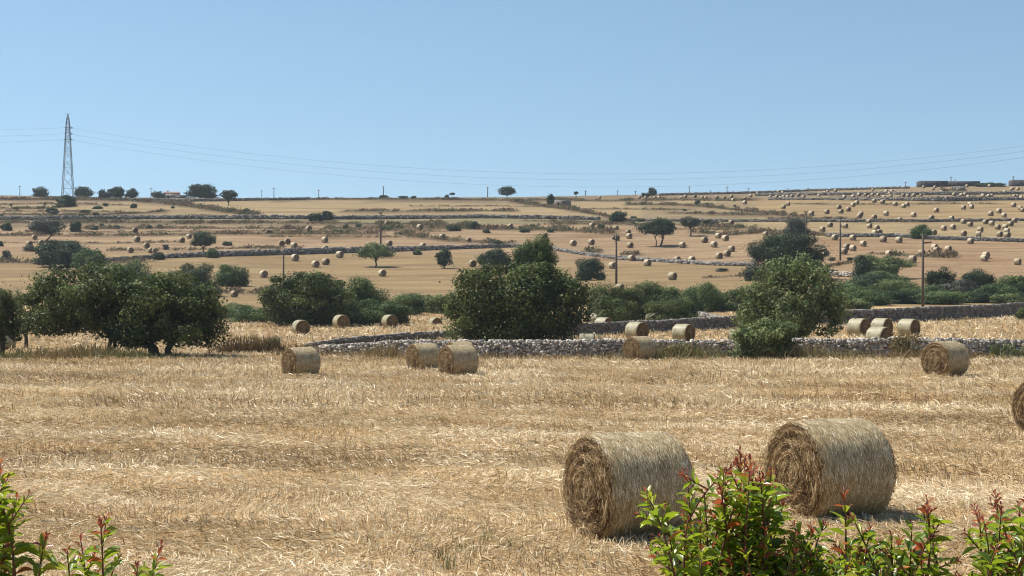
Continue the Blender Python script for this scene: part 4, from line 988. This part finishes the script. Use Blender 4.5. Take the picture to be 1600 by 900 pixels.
# ------------------------------------------------------------------ buildings
def house(px, base, d, w_px, wall_px, roof_px, label, roofmat='roof', wallmat='plaster', depth=6.0, name='farmhouse', lean_px=0, rz=0.15, openings=((-0.25, 'door'), (0.2, 'window'))):
    g = ground(px, base, d); k = g[1] / F
    e = empty(name, g, rz); tag(e, label, 'building')
    W, Hw, Hr = w_px * k, wall_px * k, roof_px * k
    mb = MB(); mb.box((0, depth / 2, Hw / 2 - 0.3), (W, depth, Hw + 0.6)); 
    mb.build('wall', M[wallmat], e)
    if roof_px:
        o_ = 0.3
        v = np.array([(-W / 2 - o_, -o_, Hw), (W / 2 + o_, -o_, Hw), (W / 2 + o_, depth + o_, Hw), (-W / 2 - o_, depth + o_, Hw), (-W / 2 - o_, depth / 2, Hw + Hr), (W / 2 + o_, depth / 2, Hw + Hr)]) + np.array([0, 0, 0.003])
        mb = MB(); mb.add(v, np.array([(0, 1, 5, 4), (2, 3, 4, 5), (3, 2, 1, 0)])); mb.add(v, np.array([(1, 2, 5), (3, 0, 4)])); mb.build('roof', M[roofmat], e)
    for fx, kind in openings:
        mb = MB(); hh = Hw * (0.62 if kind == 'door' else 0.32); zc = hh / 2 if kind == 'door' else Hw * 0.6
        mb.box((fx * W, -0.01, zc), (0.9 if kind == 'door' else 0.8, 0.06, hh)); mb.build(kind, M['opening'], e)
    return e, W, Hw
e, W, Hw = house(268, None, 655, 22, 6.5, 4.0, 'small farmhouse with pinkish tiled roof on the skyline at left')
mb = MB(); mb.box((-W * 0.3, 3, Hw + 0.9), (0.6, 0.6, 1.6)); mb.build('chimney', M['plaster'], e)
house(281, None, 650, 18, 3.6, 2.0, 'low grey stone shed beside the farmhouse on the skyline', roofmat='stone_dark', wallmat='stone_dark', name='stone_shed', openings=((0.1, 'door'),))
house(876, 321, None, 21, 9.0, 0, 'small roofless stone ruin below the middle of the skyline', wallmat='stone_dark', name='stone_ruin', depth=5, rz=-0.3, openings=((-0.2, 'door'), (0.22, 'window')))
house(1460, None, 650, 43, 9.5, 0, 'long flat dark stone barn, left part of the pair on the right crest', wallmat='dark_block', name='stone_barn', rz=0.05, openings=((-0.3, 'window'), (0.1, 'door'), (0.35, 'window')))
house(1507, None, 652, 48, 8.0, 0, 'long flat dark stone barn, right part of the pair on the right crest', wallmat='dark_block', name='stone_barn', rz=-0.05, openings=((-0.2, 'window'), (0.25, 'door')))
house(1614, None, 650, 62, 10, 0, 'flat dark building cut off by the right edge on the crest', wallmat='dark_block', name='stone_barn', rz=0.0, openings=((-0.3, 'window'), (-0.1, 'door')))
rng = np.random.RandomState(77)
mb = MB()
for k in range(60):
    g = ground(1496 + rng.normal(0, 5), 297 + rng.uniform(-2, 1)); mb.box(g + np.array([0, 0, rng.uniform(0.1, 0.9)]), rng.uniform(0.5, 1.2, 3), rng.uniform(0, 3), 0.18, rng.uniform(0, 1), rng)
tag(mb.build('stone_heap', M['stone_dark']), 'grey heap of stones on the slope under the right dark barn', 'stone heap')

# ------------------------------------------------------------------ foreground shrub sprigs
def leaf_mesh(P, Dv, Nv, L, W, fold, curl, tint):
    """folded pointed leaves; P base, Dv direction, Nv upper side"""
    n = len(P)
    S = np.cross(Dv, Nv); S /= np.linalg.norm(S, axis=1)[:, None] + 1e-9
    Nn = np.cross(S, Dv)
    def pt(t, s, up):
        return P + Dv * (L * t)[:, None] + S * (W * s)[:, None] + Nn * (L * up)[:, None]
    c = curl
    rows = [(0.0, 0.06), (0.22, 0.36), (0.5, 0.5), (0.78, 0.34), (1.0, 0.02)]
    pts = []
    for t, w in rows:
        dz = -c * t * t
        pts += [pt(t, -w, dz + fold * w), pt(t, 0 * w, dz), pt(t, w, dz + fold * w)]
    v = np.stack(pts, 1).reshape(-1, 3)
    q = []
    for r in range(4):
        for k in range(2):
            a = r * 3 + k; q.append((a, a + 1, a + 4, a + 3))
    f = (np.arange(n)[:, None, None] * 15 + np.array(q)[None]).reshape(-1, 4)
    return v, f, np.repeat(tint, 15)

def shrub(label, root, tips, seed, fill=None, d0=3.3, size=1.0, name='shrub'):
    """tips: (px, py, redness) - shoots that end there; fill: (px0, px1, py_top function, count)"""
    rng = np.random.RandomState(seed)
    rx, rd = root
    base = np.array([(rx - 800) / F * rd, rd, float(gz((rx - 800) / F * rd, rd))])
    stems = MB(); LV = []; RV = []
    allt = [(a, b, c, d0 + rng.uniform(-0.12, 0.12), True) for a, b, c in tips]
    if fill:
        x0, x1, ytop, cnt = fill
        for _ in range(cnt):
            px = rng.uniform(x0, x1); top = ytop(px)
            py = top + abs(rng.normal(0, 1)) * 50 + 4
            allt.append((px, py, 0.12 if rng.rand() < 0.75 else 0.7, d0 + rng.uniform(-0.15, 0.30), False))
    def leaves_along(pts, red, n_, scale):
        # opposite pairs, larger down the shoot, small and red at its tip
        seg = np.linalg.norm(np.diff(pts, axis=0), axis=1); cum = np.concatenate([[0], np.cumsum(seg)]); Lt = cum[-1]
        s = Lt; a0 = rng.uniform(0, PI); step = 0.010
        while s > 0 and n_ > 0:
            p = np.array([np.interp(s, cum, pts[:, q]) for q in range(3)])
            q = np.array([np.interp(max(s - 0.02, 0), cum, pts[:, q]) for q in range(3)])
            ax = p - q; ax /= np.linalg.norm(ax) + 1e-9
            ft = Lt - s
            u = np.cross(ax, [0.3, 0.8, 0.52]); u /= np.linalg.norm(u); w = np.cross(ax, u)
            for kk in range(2):
                if rng.rand() < 0.08: continue
                ang = a0 + kk * PI + rng.normal(0, 0.3)
                out = u * math.cos(ang) + w * math.sin(ang)
                young = ft < 0.042 * red
                lsz = scale * (0.016 + 0.023 * min(ft / 0.06, 1)) * rng.uniform(0.75, 1.25)
                if young: lsz *= 0.75
                lift = rng.uniform(0.35, 0.8) + (0.9 if ft < 0.03 else 0)
                dv = out + ax * lift + np.array([0, 0, -0.10]) + rng.normal(0, 0.14, 3); dv /= np.linalg.norm(dv)
                nv = ax * 0.8 - out * 0.3 + np.array([0, 0, 0.6]) + rng.normal(0, 0.25, 3)
                rec = (p + out * 0.002, dv, nv, lsz, lsz * rng.uniform(0.34, 0.44), rng.uniform(0.15, 0.6), rng.uniform(0.0, 0.25))
                if young or (rng.rand() < 0.03 and ft < 0.15):
                    RV.append(rec + (np.clip(0.25 + ft * 6 + rng.normal(0, 0.25), 0, 1),))
                else:
                    LV.append(rec + (np.clip(0.84 - 1.6 * ft + rng.normal(0, 0.26), 0.0, 1),))
            a0 += PI / 2 + rng.normal(0, 0.25); s -= step; step = min(step * 1.10, 0.019); n_ -= 1
    for (px, py, red, dd, main) in allt:
        tip = np.array([(px - 800) / F * dd, dd, CZ - (py - 450) / F * dd])
        sp = 0.03 if main else 0.10
        low = np.array([tip[0] * 0.62 + base[0] * 0.38 + rng.normal(0, sp), (tip[1] + base[1]) / 2 + rng.normal(0, 0.04), tip[2] - rng.uniform(0.38, 0.6)])
        mid = (tip * 0.55 + low * 0.45) + rng.normal(0, 0.028, 3)
        # smooth curve base -> low -> mid -> tip
        ctrl = np.array([low, mid, tip]); tt = np.linspace(0, 1, 14)[:, None]
        top = (1 - tt) ** 2 * ctrl[0] + 2 * tt * (1 - tt) * (mid * 2 - (low + tip) / 2) + tt ** 2 * ctrl[2]
        r = np.linspace(0.0045, 0.0012, 14) * size
        stems.tube(top, r, 6, rng.uniform(0.2, 0.8))
        foot = base + np.array([rng.normal(0, 0.05), rng.normal(0, 0.05), -0.05])
        md = (foot + low) / 2 + rng.normal(0, 0.05, 3)
        stems.tube([foot, md, low], [0.012, 0.008, 0.0045], 6, rng.uniform(0.2, 0.8))
        leaves_along(top, red, 40, size * rng.uniform(0.85, 1.1))
        # a few side twigs
        for m in range(rng.randint(1, 4) if main else rng.randint(1, 4)):
            i = rng.randint(5, 12); p = top[i]
            dv = np.array([rng.normal(0, 1), rng.normal(0, 0.6), rng.uniform(0.4, 1.2)]); dv /= np.linalg.norm(dv)
            tw = np.array([p + dv * q for q in np.linspace(0, rng.uniform(0.04, 0.09), 5)])
            stems.tube(tw, np.linspace(0.002, 0.001, 5), 5, rng.uniform(0.2, 0.8))
            leaves_along(tw, red * rng.uniform(0.3, 1), 5, size * 0.85)
    e = empty(name, base); tag(e, label, 'shrub', 'green shrubs with red tips along the bottom of the view')
    inv = np.array(base)
    st = stems.build('stems', M['stem'], e); 
    co = np.empty(len(st.data.vertices) * 3); st.data.vertices.foreach_get('co', co); co = co.reshape(-1, 3) - inv; st.data.vertices.foreach_set('co', co.ravel()); st.data.update()
    for nm, rec, mt, lab in (('leaves', LV, 'shrub_leaf', None), ('young_leaves', RV, 'young_leaf', 'small red new leaves at the tips')):
        if not rec: continue
        P = np.array([q[0] for q in rec]) - inv; Dv = np.array([q[1] for q in rec]); Nv = np.array([q[2] for q in rec])
        L, W_, fo, cu, ti = [np.array([q[k] for q in rec]) for k in (3, 4, 5, 6, 7)]
        v, f, t = leaf_mesh(P, Dv, Nv, L, W_, fo, cu, ti)
        o = obj(nm, v, f, M[mt], e, attrs={'tint': t}, smooth=True)
        if lab: o['label'] = lab
shrub('large leafy green shrub with red shoots in front of the foreground pair of bales', (1150, 3.4),
      [(1163, 716, 1), (1152, 722, 1), (1172, 720, 1), (1146, 728, 1), (1186, 735, 1), (1120, 745, 1), (1133, 742, 1), (1170, 740, 1), (1205, 735, 1), (1140, 735, 1), (1178, 728, 1), (1128, 752, 1), (1198, 742, 0.8), (1072, 738, 0.8), (1008, 768, 0.05), (1040, 792, 0.2), (1100, 768, 0.3), (1212, 758, .5), (1160, 762, .6), (1075, 812, .7), (1030, 838, .1), (1095, 800, .2), (1130, 790, .2), (1185, 782, .2), (1225, 785, .4)], 1,
      (1070, 1260, lambda x: 800 + abs(x - 1160) * 0.28, 48))
shrub('low green shrub with red tips below the right foreground bale', (1350, 3.4),
      [(1318, 768, 1), (1330, 805, .4), (1290, 815, .5), (1268, 820, .7), (1360, 822, .6), (1392, 835, .2), (1448, 778, 1), (1442, 800, .2), (1425, 818, .1), (1455, 830, .3), (1405, 840, .2)], 2,
      (1240, 1445, lambda x: 842 + 14 * math.sin(x * 0.05), 60))
shrub('sparse shrub with reddish twigs at the right edge', (1570, 3.5),
      [(1555, 772, 1), (1548, 785, 1), (1565, 790, 1), (1530, 800, 1), (1522, 792, 1), (1592, 788, 1), (1605, 775, 1), (1537, 815, .8), (1575, 840, .5), (1540, 868, .1), (1560, 850, .7), (1600, 850, .1), (1618, 810, .6)], 3,
      (1545, 1640, lambda x: 890 - (x - 1525) * 0.2, 6))
shrub('tall green sprig entering at the left edge', (-30, 3.2), [(2, 718, 1), (12, 748, .3), (26, 778, .1), (4, 800, .05), (-8, 770, .1), (-20, 740, .6)], 4,
      (-80, -10, lambda x: 810, 4), d0=3.1)
shrub('low green and red sprigs at the bottom left corner', (150, 3.3), [(157, 812, 1), (125, 838, 1), (72, 836, 1), (252, 852, 1), (105, 860, .4), (185, 870, .2), (215, 880, .3), (150, 858, .6), (245, 880, .2), (5, 870, 1)], 5,
      (85, 245, lambda x: 888, 7), d0=3.2)

# a few green tufts in the stubble
tv = []; tf = []; tt = []; b = 0
rng = np.random.RandomState(31)
for px, py in [(722, 862), (795, 858), (760, 845), (690, 880), (700, 893), (540, 650), (905, 600), (1240, 680), (860, 680), (330, 640)]:
    g = ground(px, py); n = 26
    pos = g + np.stack([rng.normal(0, 0.05, n), rng.normal(0, 0.05, n), np.zeros(n)], 1)
    dv = np.stack([rng.normal(0, 0.35, n), rng.normal(0, 0.35, n), np.ones(n)], 1); dv /= np.linalg.norm(dv, axis=1)[:, None]
    v, f, t = blades(pos, dv, rng.uniform(0.10, 0.24, n), np.full(n, 0.008), rng.uniform(0, 1, n), rng, 0.2)
    tv.append(v); tf.append(f + b); tt.append(t); b += len(v)
o = obj('grass_tufts', np.vstack(tv), np.vstack(tf), M['green_blade'], attrs={'tint': np.concatenate(tt)})
tag(o, 'thin green grass tufts sprouting through the foreground straw', 'grass', kind='stuff')

# ------------------------------------------------------------------ air
def haze():
    m, nt, out = new_mat('haze_air')
    pv = N(nt, 'ShaderNodeVolumePrincipled'); pv.inputs['Density'].default_value = HAZE
    pv.inputs['Color'].default_value = (0.82, 0.90, 1.0, 1); pv.inputs['Anisotropy'].default_value = 0.2
    nt.links.new(pv.outputs[0], out.inputs['Volume'])
    mb = MB(); x, y0, y1, z0, z1 = 2720.0, -75.0, 2680.0, -30.0, 0.0
    zlow = float(min(q.bound_box[0][2] for q in COL.objects if q.name == 'ground')); ztop = CZ + 272 / F * 560 + 6
    ztop = max(ztop, max(q.bound_box[6][2] for q in COL.objects if q.name == 'ground') + 4)
    mb.box((0, (y0 + y1) / 2, (zlow - 1 + ztop) / 2), (2 * x, y1 - y0, ztop - zlow + 1))
    tag(mb.build('haze', m), kind='stuff')
HAZE = 0.00012
if HAZE: haze()

# ------------------------------------------------------------------ camera, light, sky
cam = bpy.data.cameras.new('camera'); co = bpy.data.objects.new('camera', cam); COL.objects.link(co)
cam.sensor_width = 36; cam.lens = F / 1600 * 36
cam.clip_end = 12000; cam.clip_start = 0.05
co.location = (0, 0, CZ); co.rotation_euler = (math.radians(90), 0, 0)
SC.camera = co
EL = math.radians(57); AZ = math.atan2(-0.94, 0.34)     # bearing from +y towards +x
to_sun = Vector((math.sin(AZ) * math.cos(EL), math.cos(AZ) * math.cos(EL), math.sin(EL)))
sl = bpy.data.lights.new('sun', 'SUN'); sl.energy = 5.0; sl.angle = math.radians(0.53); sl.color = (1.0, 0.955, 0.88)
so = bpy.data.objects.new('sun', sl); COL.objects.link(so); so.rotation_euler = (-to_sun).to_track_quat('-Z', 'Y').to_euler()
w = bpy.data.worlds.new('World'); SC.world = w; w.use_nodes = True
nt = w.node_tree
bg = nt.nodes['Background']
sky = nt.nodes.new('ShaderNodeTexSky'); sky.sky_type = 'NISHITA'; sky.sun_disc = False
sky.sun_elevation = EL; sky.sun_rotation = AZ % (2 * PI); sky.altitude = 300; sky.air_density = 1.0; sky.dust_density = 0.6; sky.ozone_density = 1.5
tc = nt.nodes.new('ShaderNodeTexCoord')
va = nt.nodes.new('ShaderNodeVectorMath'); va.operation = 'ADD'; va.inputs[1].default_value = (0, 0, 0.10)
vn = nt.nodes.new('ShaderNodeVectorMath'); vn.operation = 'NORMALIZE'
nt.links.new(tc.outputs['Generated'], va.inputs[0]); nt.links.new(va.outputs[0], vn.inputs[0]); nt.links.new(vn.outputs[0], sky.inputs['Vector'])
tint = mixc(nt, 1.0, sky.outputs[0], (0.985, 1.105, 1.06), 'MULTIPLY')
nt.links.new(tint, bg.inputs['Color'])
bg.inputs['Strength'].default_value = 0.087
SC.view_settings.view_transform = 'Standard'; SC.view_settings.look = 'None'; SC.view_settings.exposure = 0.62; SC.view_settings.gamma = 1
SC.cycles.filter_width = 1.1; SC.cycles.max_bounces = 6; SC.cycles.diffuse_bounces = 3; SC.cycles.transmission_bounces = 4; SC.cycles.transparent_max_bounces = 4
